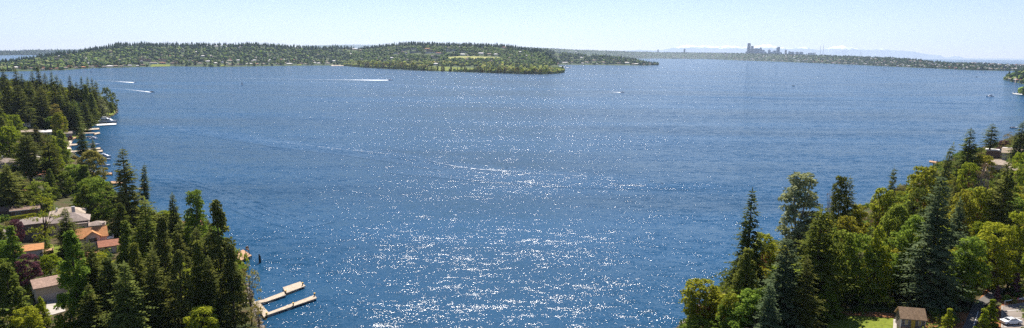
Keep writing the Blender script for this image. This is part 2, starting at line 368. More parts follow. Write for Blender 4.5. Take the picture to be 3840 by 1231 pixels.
strip('S2', [(3350, 244, 232, 600), (3500, 250, 236, 900), (3560, 252, 237.5, 900), (3640, 254, 238, 900), (3700, 255, 240, 900), (3760, 256, 243, 900), (3840, 257, 246, 900), (4100, 260, 250, 900)],
      'far_hill', 'pale hill behind the two shore towers', seed=8, back=900, rough=3)
strip('FL', [(-400, 208, 200, 2500), (0, 208, 197, 2500), (60, 207, 195.5, 2500), (120, 207, 193, 2500), (200, 206, 191.5, 2500), (300, 206, 191, 2500), (420, 206, 193, 2500), (700, 206, 194, 2500)],
      'far_hill', 'blue hazy ridge behind the left end of the island', seed=9, back=2000, rough=8)
strip('FM', [(1150, 202, 172, 2500), (1300, 202, 168, 2500), (1380, 202, 168.5, 2500), (1500, 203, 172, 2500)],
      'far_hill', 'blue hazy ridge in the dip between the island hills', seed=10, back=2000, rough=8)
strip('RP', [(3762, 299, 294, 20), (3775, 302, 292, 60), (3800, 308, 283, 120), (3840, 316, 276, 200), (3960, 330, 270, 300), (4200, 350, 262, 300)],
      'hill', 'small wooded headland at the right edge', seed=11, back=300, rough=1)
strip('RQ', [(3826, 351, 348, 20), (3840, 358, 346, 60), (3900, 366, 340, 120), (4100, 380, 336, 200)],
      'hill', 'low wooded point below the right headland', seed=12, back=120, rough=1)
# snow-capped mountains
def mountains():
    D = 40000
    prof = [(1700, 212), (1900, 207), (2250, 196), (2400, 187), (2480, 189), (2520, 180), (2560, 172), (2585, 169), (2610, 173), (2640, 171), (2680, 176), (2700, 175), (2730, 172), (2760, 174), (2800, 177), (2840, 172), (2864, 168), (2885, 166), (2905, 174), (2930, 178), (2960, 182), (3000, 179), (3020, 177), (3045, 184), (3060, 188), (3085, 186), (3110, 179), (3125, 176), (3140, 174), (3160, 171), (3170, 174), (3180, 179), (3190, 178), (3210, 183), (3240, 185), (3270, 186), (3300, 184), (3330, 187), (3380, 190), (3430, 193), (3450, 199), (3480, 203), (3500, 206), (3525, 209), (3548, 217), (3560, 213), (3575, 211), (3600, 213), (3620, 221), (3650, 226), (3680, 228), (3720, 233), (3760, 238), (3800, 241), (3900, 247)]
    c = np.array(prof, float); N = 420; K = 26
    pxs = np.linspace(c[0, 0], c[-1, 0], N); V = []
    for px in pxs:
        yr = np.interp(px, c[:, 0], c[:, 1]) + (vnoise(px, 0, 9, 3) - 0.5) * 3.0
        top = at_y(px, yr, D)
        for k in range(K):
            t = k / (K - 1)                                 # 0 front foot, 0.6 crest, 1 back
            yy = D - 5000 + t * 9000; hh = 1 - abs(t - 0.56) / 0.56
            x = top[0] * yy / D
            z = max(top[2], 40) * max(hh, 0) ** 1.15
            z *= 1 + (vnoise(x, yy, 900, 5) - 0.5) * 0.5 * (1 - hh) + (vnoise(x, yy, 350, 6) - 0.5) * 0.35 * (1 - hh)
            V.append((x, yy, z - 20 * (1 - hh)))
    i = np.arange(N - 1)[:, None] * K + np.arange(K - 1)[None, :]
    Q = np.stack([i, i + K, i + 1 + K, i + 1], -1).reshape(-1, 4)
    m, n, l, out = newmat('mountain_rock'); b = n.new('ShaderNodeBsdfDiffuse'); l.new(b.outputs[0], out.inputs[0])
    geo = n.new('ShaderNodeNewGeometry'); sp = n.new('ShaderNodeSeparateXYZ'); l.new(geo.outputs['Position'], sp.inputs[0])
    t = noise(n, l, 0.0022, 6, 0.7, vec=geo.outputs['Position'])
    mu = n.new('ShaderNodeMath'); mu.operation = 'MULTIPLY_ADD'; mu.inputs[1].default_value = 620; l.new(t.outputs[0], mu.inputs[0]); l.new(sp.outputs[2], mu.inputs[2])
    mr = n.new('ShaderNodeMapRange'); mr.inputs[1].default_value = 810; mr.inputs[2].default_value = 870; l.new(mu.outputs[0], mr.inputs[0])
    mx = n.new('ShaderNodeMix'); mx.data_type = 'RGBA'; mx.inputs[6].default_value = (0.22, 0.26, 0.32, 1); mx.inputs[7].default_value = (0.85, 0.87, 0.9, 1)
    l.new(mr.outputs[0], mx.inputs[0]); l.new(mx.outputs[2], b.inputs[0])
    o = link('mountains', mesh_np('mountains', V, Q, True), m); tag(o, 'pale distant mountain range with snow on its peaks', kind='structure')
mountains()
# ------------------------------------------------------------------ haze
hz = MB().box(-34000, 34000, -900, 46000, -6, 1500).build('haze', None)
m, n, l, out = newmat('haze_air'); pv = n.new('ShaderNodeVolumePrincipled'); pv.inputs['Color'].default_value = (0.60, 0.76, 1.0, 1)
pv.inputs['Density'].default_value = 2.3e-5; pv.inputs['Anisotropy'].default_value = 0.3; l.new(pv.outputs[0], out.inputs['Volume'])
hz.data.materials.append(m); tag(hz, 'thin blue summer haze over the lake', kind='stuff')

# ------------------------------------------------------------------ far woods
CONES = []; BALLS = []
def mini_conifer(r):
    V = []; Fs = []; k = 7
    for z0, z1, rr in ((0.06, 0.62, 0.22), (0.40, 1.0, 0.15)):
        b = len(V); V.append((0, 0, z1))
        for i in range(k):
            a = i * 2 * math.pi / k + r.random() * 0.5; q = rr * (0.65 + 0.6 * r.random()); V.append((q * math.cos(a), q * math.sin(a), z0 + r.random() * 0.1))
        Fs += [(b, b + 1 + i, b + 1 + (i + 1) % k) for i in range(k)]
    return np.array(V), np.array(Fs)
def mini_ball(r):
    import bmesh
    bm = bmesh.new(); bmesh.ops.create_icosphere(bm, subdivisions=2, radius=0.5)
    V = np.array([v.co[:] for v in bm.verts]); Fs = np.array([[v.index for v in f.verts] for f in bm.faces]); bm.free()
    V *= 0.8 + 0.45 * r.random((len(V), 1)); V[:, 2] = V[:, 2] * 0.95 + 0.47
    return V, Fs
for i in range(7): CONES.append(mini_conifer(rng)); BALLS.append(mini_ball(rng))
CONTINT = [(0.020, 0.040, 0.026), (0.026, 0.050, 0.030), (0.034, 0.060, 0.030), (0.018, 0.034, 0.026)]
BALTINT = [(0.12, 0.17, 0.045), (0.08, 0.125, 0.04), (0.17, 0.21, 0.07), (0.20, 0.21, 0.10), (0.055, 0.09, 0.035), (0.15, 0.21, 0.045)]
M['wood'] = mat_attr('far_foliage', trans=0.15, scale=0.22, amt=0.55)
def wood(key, n, px0, px1, fn_con, hmin, hmax, label, name='forest', skip=None, ymin=-1e9, density=None):
    """scatter small trees over a strip terrain; skip(px,py) protects clearings and houses"""
    bv = TER[key]; pts = []
    xs = rng.uniform(px0, px1, n * 3); tt = rng.uniform(0, 1, n * 3)
    Vs, Fs, Ts = [], [], []; nv = 0; cnt = 0
    gx = {}
    for px, t in zip(xs, tt):
        if cnt >= n: break
        # sample by world depth along the pixel column
        s = STR[key]; ysh = np.interp(px, s[:, 0], s[:, 1]); dp = np.interp(px, s[:, 0], s[:, 3])
        p0 = at_z(px, ysh, 0.0); L = math.hypot(p0[0], p0[1]); q = (L + 4 + dp * 1.03 * t) / L
        x, y = p0[0] * q, p0[1] * q; z = zat(key, x, y)
        if z < 0.3: continue
        ppx, ppy, _ = project((x, y, z))
        if skip and skip(ppx, ppy, t): continue
        con = rng.random() < fn_con(px, t)
        h = rng.uniform(hmin, hmax) * (rng.uniform(0.9, 1.6) if con else 0.85)
        if con:
            V, Fc = CONES[rng.integers(7)]; wdt = h * rng.uniform(0.75, 1.15); tint = CONTINT[rng.integers(4)]
        else:
            V, Fc = BALLS[rng.integers(7)]; wdt = h * rng.uniform(0.8, 1.25); tint = BALTINT[rng.integers(6)]
        a = rng.random() * 6.28; c_, s_ = math.cos(a), math.sin(a)
        W = np.stack([(V[:, 0] * c_ - V[:, 1] * s_) * wdt + x, (V[:, 0] * s_ + V[:, 1] * c_) * wdt + y, V[:, 2] * h + z - 0.8], 1)
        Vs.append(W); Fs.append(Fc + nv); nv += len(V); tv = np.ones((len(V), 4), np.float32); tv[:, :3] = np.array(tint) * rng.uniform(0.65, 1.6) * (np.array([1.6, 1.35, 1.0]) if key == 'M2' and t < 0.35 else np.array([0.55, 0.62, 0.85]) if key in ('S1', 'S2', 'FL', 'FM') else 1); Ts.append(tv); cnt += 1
    me = mesh_np(name, np.concatenate(Vs), np.concatenate(Fs))
    ca = me.color_attributes.new('tint', 'FLOAT_COLOR', 'POINT'); ca.data.foreach_set('color', np.concatenate(Ts).ravel())
    o = link(name, me, M['wood']); tag(o, label, kind='stuff'); return o
PROT = []      # protected pixel boxes on far hills (houses, fields): forest trees are left out there
row1 = [(58, 257, 24, 'white', 'white'), (80, 258, 12, 'beige', 'brick'), (105, 256, 16, 'brown', 'tan'), (124, 260, 22, 'white', 'brown'), (160, 258, 14, 'brown', 'brick'), (160, 264, 12, 'white', 'tan'), (188, 263, 16, 'brown', 'brick'), (214, 261, 15, 'beige', 'brick'), (216, 246, 8, 'white', 'orange'), (246, 258, 17, 'grey', 'tan'), (262, 253, 18, 'brown', 'brick'), (285, 257, 13, 'grey', 'tan'), (312, 256, 20, 'brown', 'orange'), (334, 253, 14, 'grey', 'tan'), (348, 253, 12, 'white', 'tan'), (366, 253, 16, 'brown', 'brick'), (390, 254, 14, 'grey', 'grey')]
row2 = [(413, 252, 24, 'cream', 'white'), (435, 251, 16, 'brown', 'tan'), (456, 252, 12, 'beige', 'tan'), (468, 248, 8, 'grey', 'grey'), (486, 249, 14, 'grey', 'white'), (516, 250, 10, 'white', 'white'), (535, 247, 16, 'brown', 'brown')]
row3 = [(738, 236, 12, 'grey', 'brown'), (750, 241, 16, 'white', 'tan'), (780, 233, 20, 'grey', 'white'), (810, 240, 16, 'pink', 'white'), (830, 236, 10, 'grey', 'grey'), (846, 239, 18, 'white', 'tan'), (862, 231, 20, 'grey', 'tan'), (864, 245, 20, 'brown', 'tan'), (893, 229, 14, 'white', 'white'), (900, 245, 22, 'grey', 'brown'), (934, 242, 24, 'brown', 'white'), (960, 243, 20, 'beige', 'brick'), (988, 242, 14, 'white', 'tan')]
row4 = [(955, 229, 14, 'beige', 'white'), (1010, 227, 12, 'grey', 'white'), (1040, 242, 13, 'grey', 'tan'), (1062, 226, 12, 'white', 'white'), (1068, 238, 12, 'white', 'tan'), (1086, 242, 22, 'brown', 'white'), (1125, 241, 22, 'brown', 'brown'), (1150, 242, 18, 'grey', 'tan'), (1180, 238, 12, 'white', 'white'), (1195, 240, 14, 'beige', 'white'), (1230, 240, 16, 'white', 'tan'), (1253, 231, 14, 'white', 'white'), (1224, 233, 12, 'grey', 'tan')]
BL = [(543, 230, 50, 'M1', 'pink', 'brick', 'long pinkish apartment block above the waterside lawn', 9, 'flat', 2), (612, 231, 34, 'M1', 'beige', 'brick', 'shorter beige apartment block right of the long pinkish one', 8, 'flat', 2), (575, 240, 26, 'M1', 'white', 'tan', 'white low block at the upper edge of the waterside lawn', 5, 'hip', 1), (608, 240, 22, 'M1', 'pink', 'brick', 'pink-walled low house at the edge of the waterside lawn', 5, 'hip', 1),
      (661, 236, 24, 'M1', 'pink', 'tan', 'pink apartment block with window rows right of the waterside lawn', 8, 'flat', 2), (655, 241, 28, 'M1', 'pink', 'brown', 'low brown-roofed house below the right pink apartment block', 4, 'hip', 1), (684, 195, 14, 'M1', 'cream', 'white', 'long cream house high on the wooded island hill', 5, 'flat', 1), (686, 188, 6, 'M1', 'white', 'white', 'small white house just above the long cream hillside house', 5, 'hip', 1), (762, 214, 13, 'M1', 'grey', 'white', 'grey house halfway up the island hill', 5, 'hip', 1), (790, 212, 8, 'M1', 'white', 'white', 'small white house right of the grey hillside house', 4, 'hip', 1), (210, 226, 22, 'M1', 'brown', 'white', 'brown hillside house with flat roofs above the left shore', 6, 'flat', 2), (246, 230, 20, 'M1', 'cream', 'white', 'pale hillside house right of the brown one', 6, 'flat', 2), (251, 206, 8, 'M1', 'beige', 'tan', 'beige house on the skyline of the left island slope', 4, 'hip', 1),
      (811, 177, 14, 'M1', 'white', 'white', 'white house on the upper island hill, leftmost of three', 4, 'hip', 1), (829, 176, 8, 'M1', 'white', 'white', 'white house on the upper island hill, middle of three', 4, 'hip', 1), (848, 178, 8, 'M1', 'white', 'white', 'white house on the upper island hill, rightmost of three', 4, 'hip', 1),
      (1306, 190, 18, 'M2', 'white', 'brick', 'white house with red roof on the hill left of the school', 6, 'hip', 2), (1330, 188, 22, 'M2', 'pink', 'white', 'pink terrace of houses on the hill, left part', 6, 'hip', 2), (1352, 192, 12, 'M2', 'pink', 'tan', 'small pink house at the right end of the hill terrace', 6, 'hip', 1), (1487, 202, 26, 'M2', 'white', 'white', 'long white flat building left of the town centre', 5, 'flat', 1), (1522, 190, 26, 'M2', 'grey', 'white', 'grey apartment block at the left of the town centre', 9, 'flat', 2), (1552, 187, 22, 'M2', 'cream', 'white', 'cream apartment block in the town centre', 8, 'flat', 2), (1560, 198, 40, 'M2', 'grey', 'white', 'long grey building with white roof in the town centre', 7, 'flat', 2), (1603, 187, 22, 'M2', 'beige', 'orange', 'orange-roofed building in the town centre', 6, 'hip', 1), (1615, 200, 44, 'M2', 'white', 'white', 'long white-roofed store in the town centre', 6, 'flat', 1), (1645, 204, 22, 'M2', 'white', 'brick', 'red-roofed white building right of the long store', 6, 'hip', 1), (1612, 194, 26, 'M2', 'brown', 'brown', 'brown block behind the long white-roofed store', 8, 'flat', 2), (1683, 194, 24, 'M2', 'grey', 'grey', 'wide grey building above the dry meadow', 8, 'flat', 2), (1703, 192, 12, 'M2', 'white', 'white', 'white tower-like building above the dry meadow', 10, 'flat', 2), (1737, 198, 20, 'M2', 'grey', 'white', 'grey flat building above the middle of the dry meadow', 6, 'flat', 1), (1735, 208, 20, 'M2', 'white', 'white', 'white houses at the upper meadow edge, left one', 5, 'hip', 1), (1805, 204, 22, 'M2', 'white', 'white', 'white houses at the upper meadow edge, middle one', 5, 'hip', 1), (1835, 207, 20, 'M2', 'pink', 'tan', 'pink house at the right end of the upper meadow edge', 5, 'hip', 1), (1860, 208, 16, 'M2', 'grey', 'white', 'grey house right of the pink one above the meadow', 5, 'hip', 1), (1632, 220, 22, 'M2', 'grey', 'grey', 'grey flat building left of the dry meadow', 5, 'flat', 1), (1470, 221, 12, 'M2', 'white', 'white', 'small white house in the park woods', 5, 'hip', 1), (1447, 228, 12, 'M2', 'beige', 'white', 'beige flat building in the park woods', 5, 'flat', 1), (1635, 244, 16, 'M2', 'white', 'white', 'white pavilion at the upper edge of the park lawn', 5, 'hip', 1), (1890, 182, 14, 'M2', 'white', 'brick', 'white house with red roof on the ridge above the peninsula', 6, 'hip', 1), (1950, 198, 10, 'M2', 'white', 'white', 'small white house on the ridge slope right of the meadow', 5, 'hip', 1),
      (2068, 251, 18, 'M3', 'brown', 'tan', 'brown house by the marina', 4, 'hip', 1), (2093, 199, 22, 'M3', 'white', 'brick', 'long white building with red roof on the headland ridge', 5, 'flat', 1), (2093, 214, 8, 'M3', 'white', 'tan', 'small tan-roofed house on the headland slope', 4, 'hip', 1), (2118, 238, 22, 'M3', 'grey', 'white', 'grey house right of the marina', 5, 'hip', 1), (2201, 236, 16, 'M3', 'white', 'tan', 'white house on the headland shore, first from the left', 5, 'hip', 1), (2228, 229, 14, 'M3', 'pink', 'tan', 'pink house on the headland, above the shore row', 5, 'hip', 1), (2262, 236, 14, 'M3', 'beige', 'tan', 'beige house in the middle of the headland shore', 5, 'hip', 1), (2320, 240, 16, 'M3', 'brown', 'brown', 'brown house in the right half of the headland shore', 5, 'hip', 1), (2352, 239, 20, 'M3', 'white', 'white', 'white house in the right half of the headland shore', 6, 'hip', 1), (2386, 243, 18, 'M3', 'beige', 'white', 'bright roofed house nearest the tip of the headland', 5, 'hip', 1), (2180, 219, 12, 'M3', 'white', 'white', 'white house halfway up the headland', 5, 'hip', 1), (2415, 243.5, 8, 'M3', 'brown', 'tan', 'small brown house at the tip of the headland', 4, 'hip', 1)]
for r_ in (row1, row2, row3, row4):
    for px, py, wp, wa, ro in r_: PROT.append((px - wp / 2 - 1, px + wp / 2 + 1, py - 3, py + 11))
for b_ in BL: PROT.append((b_[0] - b_[2] / 2 - 1, b_[0] + b_[2] / 2 + 1, b_[1] - 3, b_[1] + 10))
SPECK = []; rq = random.Random(12)
def specks(key, n_, x0, x1, wmin, wmax, label, group, tlo, thi, hh, keep):
    s = STR[key]
    for i in range(n_):
        px = x0 + (x1 - x0) * (i + rq.random()) / n_; t = tlo + (thi - tlo) * rq.random() ** 1.4
        ys = np.interp(px, s[:, 0], s[:, 1]); dp = np.interp(px, s[:, 0], s[:, 3]); p0 = at_z(px, ys, 0); L = math.hypot(p0[0], p0[1]); q = (L + 12 + dp * t) / L
        x, y = p0[0] * q, p0[1] * q; z = zat(key, x, y); wp = rq.uniform(wmin, wmax); ppx, ppy, _ = project((x, y, z))
        SPECK.append((key, x, y, z, wp, label, group, hh)); PROT.append((ppx - wp / 2, ppx + wp / 2, ppy - 1, ppy + keep))
specks('S1', 40, 1980, 2760, 3.5, 8, 'tiny pale house among trees on the far hillside left of the skyline', 'houses on the far hillside left of the skyline', 0.0, 0.7, 10, 2.5)
specks('S1', 56, 2760, 3820, 4, 9, 'tiny pale house among trees on the far hillside below the skyline', 'houses on the far hillside right of the skyline', 0.0, 0.8, 8, 4)
specks('S2', 10, 3700, 3840, 5, 11, 'pale building on the hill behind the shore towers', 'pale buildings on the hill behind the shore towers', 0.3, 0.95, 9, 2)
specks('M1', 24, 30, 1240, 5, 11, 'small house half hidden in the woods of the island hill', 'hidden houses on the island hill', 0.12, 0.8, 6, 7)
specks('M2', 10, 1300, 2000, 5, 11, 'small house half hidden in the woods above the park', 'hidden houses above the park', 0.35, 0.85, 6, 7)
specks('M3', 10, 2080, 2440, 5, 11, 'small house half hidden in the woods of the headland', 'hidden houses on the headland', 0.03, 0.7, 5, 5)
specks('RP', 4, 3782, 3840, 8, 14, 'waterside house on the small right headland', 'houses on the small right headland', 0.0, 0.15, 4, 6)
NIND = len(SPECK)
specks('S1', 190, 1980, 3820, 3, 7, '', '', 0.0, 0.85, 8, 2.5)
specks('S2', 14, 3500, 3840, 4, 8, '', '', 0.2, 0.95, 8, 2)
specks('M1', 40, 30, 1240, 3, 7, '', '', 0.2, 0.85, 5, 5)
specks('M2', 25, 1300, 2000, 3, 7, '', '', 0.35, 0.9, 5, 5)
def skip_far(px, py, t):
    for x0, x1, y0, y1 in PROT:
        if x0 < px < x1 and y0 < py < y1: return True
    return False
def skip_shore(px, py, t):
    return skip_far(px, py, t) or (t < 0.14 and rng.random() < 0.72)
PROT += [(1678, 1878, 212, 223), (1600, 1790, 249, 268), (560, 642, 240, 258), (2064, 2120, 244, 262)]
wood('M1', 5200, -100, 1400, lambda px, t: 0.22 + 0.7 * (t > 0.74) + 0.25 * (vnoise(px, t * 1000, 60, 1) > 0.55), 12, 20, 'mixed conifer and broadleaf wood covering the island hill', skip=skip_shore)
wood('M2', 6500, 1290, 2112, lambda px, t: 0.08 + 0.85 * (t > 0.82) + 0.3 * (vnoise(px, t * 1000, 50, 2) > 0.6), 11, 18, 'mixed wood covering the park peninsula', skip=skip_far)
wood('M3', 1500, 2010, 2468, lambda px, t: 0.6, 12, 20, 'dark wood on the low headland', skip=skip_shore)
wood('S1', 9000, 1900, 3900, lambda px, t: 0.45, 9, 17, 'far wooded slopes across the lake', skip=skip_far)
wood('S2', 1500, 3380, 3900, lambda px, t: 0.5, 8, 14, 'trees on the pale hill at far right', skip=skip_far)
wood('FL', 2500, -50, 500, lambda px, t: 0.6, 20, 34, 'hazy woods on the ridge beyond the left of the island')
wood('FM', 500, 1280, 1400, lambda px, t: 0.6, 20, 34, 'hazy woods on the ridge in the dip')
wood('RP', 420, 3772, 3990, lambda px, t: 0.6, 9, 18, 'dark trees covering the small right headland', skip=skip_far)
wood('RQ', 100, 3828, 3990, lambda px, t: 0.6, 8, 20, 'trees on the low point at the right edge')
# ------------------------------------------------------------------ near trees: prototypes
M['fir'] = mat_leaf('fir_needles', (0.20, 0.215, 0.050), (0.075, 0.10, 0.032), (0.40, 0.37, 0.085), 0.5, 0.35, 0.28)
M['spruce'] = mat_leaf('blue_spruce_needles', (0.145, 0.185, 0.085), (0.068, 0.105, 0.055), (0.30, 0.34, 0.17), 0.42, 0.4, 0.2)
M['cedar'] = mat_leaf('cedar_sprays', (0.22, 0.25, 0.045), (0.10, 0.135, 0.032), (0.36, 0.37, 0.065), 0.5, 0.4, 0.25)
M['broad'] = mat_leaf('broad_leaves', (0.26, 0.33, 0.045), (0.12, 0.18, 0.032), (0.38, 0.43, 0.06), 0.55, 0.5, 0.28)
M['bright'] = mat_leaf('bright_leaves', (0.33, 0.36, 0.030), (0.17, 0.21, 0.025), (0.44, 0.43, 0.04), 0.5, 0.5, 0.2)
M['madrona'] = mat_leaf('madrona_leaves', (0.38, 0.37, 0.04), (0.19, 0.21, 0.03), (0.52, 0.38, 0.055), 0.55, 0.55, 0.2)
M['pale'] = mat_leaf('pale_leaves', (0.36, 0.36, 0.18), (0.11, 0.13, 0.05), (0.50, 0.48, 0.28), 0.25, 0.9, 0.12)
M['tan'] = mat_leaf('tan_leaves', (0.35, 0.29, 0.08), (0.19, 0.17, 0.05), (0.45, 0.38, 0.13), 0.4, 0.5, 0.12)
M['plum'] = mat_leaf('plum_leaves', (0.19, 0.08, 0.09), (0.08, 0.04, 0.055), (0.30, 0.15, 0.16), 0.3, 0.6, 0.1)
M['brown'] = mat_leaf('brown_twigs', (0.30, 0.18, 0.10), (0.16, 0.10, 0.065), (0.40, 0.23, 0.13), 0.2, 0.6, 0.12)
def trunk_mesh(pts, rads, k=8):
    mb = MB(); mb.path(pts, rads, k); return mb
def kite(V, base, d, side, L, w):
    tip = base + d * L; mid = base + d * L * 0.5
    V += [base, mid + side * w, tip, mid - side * w]
def conifer(seed, H, R_, zb=0.08, droop=0.35, fill=1.0, lean=0.0, power=0.85, sparse=0.0, size=0.62, twigk=0.42):
    """trunk MB, leaf vertex array: whorled branches carrying sprays"""
    r = np.random.default_rng(seed); mb = MB(); V = []
    top = np.array([lean * H, 0, H])
    def axis(z): q = z / H; return np.array([lean * H * q * q, 0, z])
    zs = np.linspace(0, H, 7); mb.path([axis(z) for z in zs], [max(0.02, 0.016 * H * (1 - z / H) ** 0.9) for z in zs], 7)
    z = zb * H; a = 0
    while z < H * 0.985:
        q = (z - zb * H) / (H - zb * H)
        prof = (1 - q) ** power * min(1, 0.55 + q * 5)
        n = int(5 + 3 * (1 - q)) if r.random() > sparse else 2
        for k in range(n):
            a += 2.399 + r.normal() * 0.25
            L = max(0.35, R_ * prof * r.uniform(0.45, 1.25) * (1 + 0.22 * math.sin(a * 1.0 + seed) * math.sin(z * 0.55 + seed)))
            d0 = np.array([math.cos(a), math.sin(a), 0]); side = np.array([-math.sin(a), math.cos(a), 0])
            rise = (0.55 * q - 0.12) + r.normal() * 0.06
            b = axis(z)
            steps = max(2, int(L / (twigk * (0.7 + 0.6 * (1 - q)))))
            prev = b
            for s_ in range(1, steps + 1):
                t = s_ / steps
                p = b + d0 * L * t + np.array([0, 0, L * (rise * t - droop * t * t + 0.12 * t ** 4)])
                if t < 0.18: prev = p; continue
                dd = (p - prev); dd /= np.linalg.norm(dd) + 1e-9
                w = size * 1.12 * (0.35 + 0.9 * (1 - t)) * r.uniform(0.7, 1.35) * (0.6 + 0.5 * (1 - q))
                for sg in (-1, 1):
                    sd = dd * 0.55 + side * sg * 0.85 + np.array([0, 0, r.uniform(-0.55, 0.12)]); sd /= np.linalg.norm(sd)
                    nrm = np.cross(sd, np.array([0, 0, 1.0])) * 0.8 + np.array([0, 0, r.normal() * 0.5]); nrm /= np.linalg.norm(nrm)
                    kite(V, p, sd, nrm, w * 1.45, w * 0.36)
                if r.random() < 0.6 * fill:
                    sd = np.array([r.normal() * 0.4, r.normal() * 0.4, -0.9]) + dd * 0.3; sd /= np.linalg.norm(sd)
                    kite(V, p, sd, side, w * 1.1, w * 0.33)
                if s_ == steps: kite(V, p, dd, side, w * 1.6, w * 0.5)
                prev = p
        z += H * 0.0225 * r.uniform(0.6, 1.5) / fill
    kite(V, top - np.array([0, 0, 0.9]), np.array([0, 0, 1.0]), np.array([1.0, 0, 0]), 1.8, 0.2)
    return mb, np.array(V)
def clumps_to_leaves(r, C, rad, per, size, flat=0.5):
    V = []
    for c, q in zip(C, rad):
        n = int(per * (q ** 1.6))
        u = r.normal(size=(n, 3)); u /= np.linalg.norm(u, axis=1)[:, None]
        u[:, 2] = np.where(u[:, 2] < -0.35, -u[:, 2], u[:, 2])
        p = c + u * q * r.uniform(0.55, 1.12, (n, 1)) * np.array([1, 1, 0.8])
        nn = u + r.normal(size=(n, 3)) * 0.75 + np.array([0, 0, flat]); nn /= np.linalg.norm(nn, axis=1)[:, None]
        t = np.cross(nn, r.normal(size=(n, 3))); t /= np.linalg.norm(t, axis=1)[:, None]; b = np.cross(nn, t)
        s = size * r.uniform(0.6, 1.35, (n, 1))
        V.append(np.stack([p - t * s * 0.6, p - b * s * 0.42, p + t * s * 0.7, p + b * s * 0.42], 1).reshape(-1, 3))
    return np.concatenate(V)
def broadleaf(seed, H, R_, zb=0.25, nc=70, cr=1.15, per=60, size=0.42, prof='round', stems=1, limbs=7, gap=0.0, spread=1.0):
    r = np.random.default_rng(seed); mb = MB(); C = []; Q = []
    k = 0
    while len(C) < nc and k < nc * 30:
        k += 1
        t = r.random(); a = r.random() * 6.283
        if prof == 'round': w = math.sin(math.pi * (0.12 + 0.86 * t)) ** 0.6
        elif prof == 'col': w = min(1, 3.5 * t + 0.45) * min(1, (1 - t) * 3 + 0.12)
        elif prof == 'cone': w = (1 - t) ** 0.8 * min(1, 0.6 + t * 4) + 0.05
        else: w = min(1, t * 2.2 + 0.3) * (1 - 0.55 * t ** 2.5)
        rr = R_ * w * (1 if r.random() < 0.72 else r.uniform(0.3, 0.9)) * r.uniform(0.72, 1.08)
        p = np.array([rr * math.cos(a), rr * math.sin(a), H * (zb + (0.98 - zb) * t) - cr * 0.6])
        if gap and any(np.linalg.norm((p - c) / (1, 1, 0.9)) < gap for c in C): continue
        C.append(p); Q.append(cr * r.uniform(0.65, 1.35) * (0.75 if (prof in ('cone',) and t > 0.7) else 1))
    for s_ in range(stems):
        a0 = s_ * 6.283 / max(stems, 1) + 0.5; off = np.array([math.cos(a0), math.sin(a0), 0]) * (0.35 if stems > 1 else 0)
        fork = np.array([off[0] * 5, off[1] * 5, H * (0.45 if stems > 1 else 0.38)])
        mb.path([off, (off + fork) * 0.5 + np.array([r.normal() * 0.2, r.normal() * 0.2, 0]), fork], [0.018 * H, 0.014 * H, 0.010 * H], 7)
        for i in r.choice(len(C), size=min(limbs, len(C)), replace=False):
            c = C[i]; st = fork * r.uniform(0.6, 1.0) if True else fork
            mid = (st + c) * 0.5 + np.array([0, 0, 0.4]); mb.path([st, mid, c], [0.007 * H, 0.005 * H, 0.002 * H], 5)
        if prof in ('cone', 'col'): mb.path([fork, np.array([0, 0, H * 0.93])], [0.009 * H, 0.003 * H], 5)
    return mb, clumps_to_leaves(r, C, Q, per, size)
PROTO = {}
def proto(kind, i, mb, V, H, R_):
    tm = mesh_np('trunk', mb.v, mb.f, True); cm = mesh_np('crown', V, np.arange(len(V)).reshape(-1, 4))
    PROTO.setdefault(kind, []).append((tm, cm, H, R_))
for i in range(6): proto('fir', i, *conifer(10 + i, 30, 5.6, 0.05 + 0.03 * i, 0.30 + 0.03 * i, 1.15, power=0.58 + 0.08 * i, size=0.95, twigk=0.52), 30, 3.7)
for i in range(2): proto('fir_bare', i, *conifer(20 + i, 34, 5.2, 0.34, 0.30, 1.0, power=0.5, sparse=0.15, size=0.95, twigk=0.5), 34, 3.8)
for i in range(3): proto('spruce', i, *conifer(30 + i, 26, 5.2, 0.04, 0.28, 1.25, power=0.7, size=0.95, twigk=0.5), 26, 3.9)
for i in range(2): proto('lean', i, *conifer(40 + i, 22, 3.6, 0.12, 0.38, 1.0, lean=0.10, power=0.5, sparse=0.25, size=0.8), 22, 3.6)
for i in range(3): proto('cedar', i, *broadleaf(50 + i, 22, 3.9, 0.04, 150, 0.95, 60, 0.46, 'cone', 1, 5), 22, 4.2)
for i in range(6): proto('broad', i, *broadleaf(60 + i, 17, 5.0, 0.10, 78 + 8 * i, 1.05, 62, 0.46, ('round', 'open', 'open', 'cone', 'round', 'open')[i], 1 + i % 2, 12, gap=0.9), 17, 5.1)
for i in range(2): proto('madrona', i, *broadleaf(70 + i, 17, 4.6, 0.34, 62, 1.15, 62, 0.48, 'open', 3, 14, gap=1.3), 17, 5.0)
for i in range(2): proto('poplar', i, *broadleaf(80 + i, 26, 3.6, 0.10, 120, 1.1, 52, 0.48, 'open', 1, 18, gap=1.1), 26, 4.2)
for i in range(2): proto('column', i, *broadleaf(90 + i, 9, 1.3, 0.02, 80, 0.45, 230, 0.24, 'cone', 1, 3), 9, 1.35)
for i in range(3): proto('shrub', i, *broadleaf(100 + i, 3.6, 2.2, 0.02, 26, 0.8, 90, 0.32, 'round', 1, 3), 3.6, 2.5)
for i in range(2): proto('thin', i, *broadleaf(110 + i, 15, 3.6, 0.12, 46, 0.95, 34, 0.34, 'col', 1, 16, gap=1.0), 15, 4.0)
for i in range(2): proto('bare', i, *broadleaf(120 + i, 14, 3.6, 0.30, 46, 0.9, 26, 0.26, 'open', 2, 34, gap=0.9), 14, 4.0)
def linked(me, key, mat):
    k = (me.name, key)
    if k not in linked.c:
        m2 = me.copy(); m2.name = me.name.split('.')[0]; m2.materials.clear(); m2.materials.append(mat); linked.c[k] = m2
    return linked.c[k]
linked.c = {}
TREES = []      # (x, y, radius)
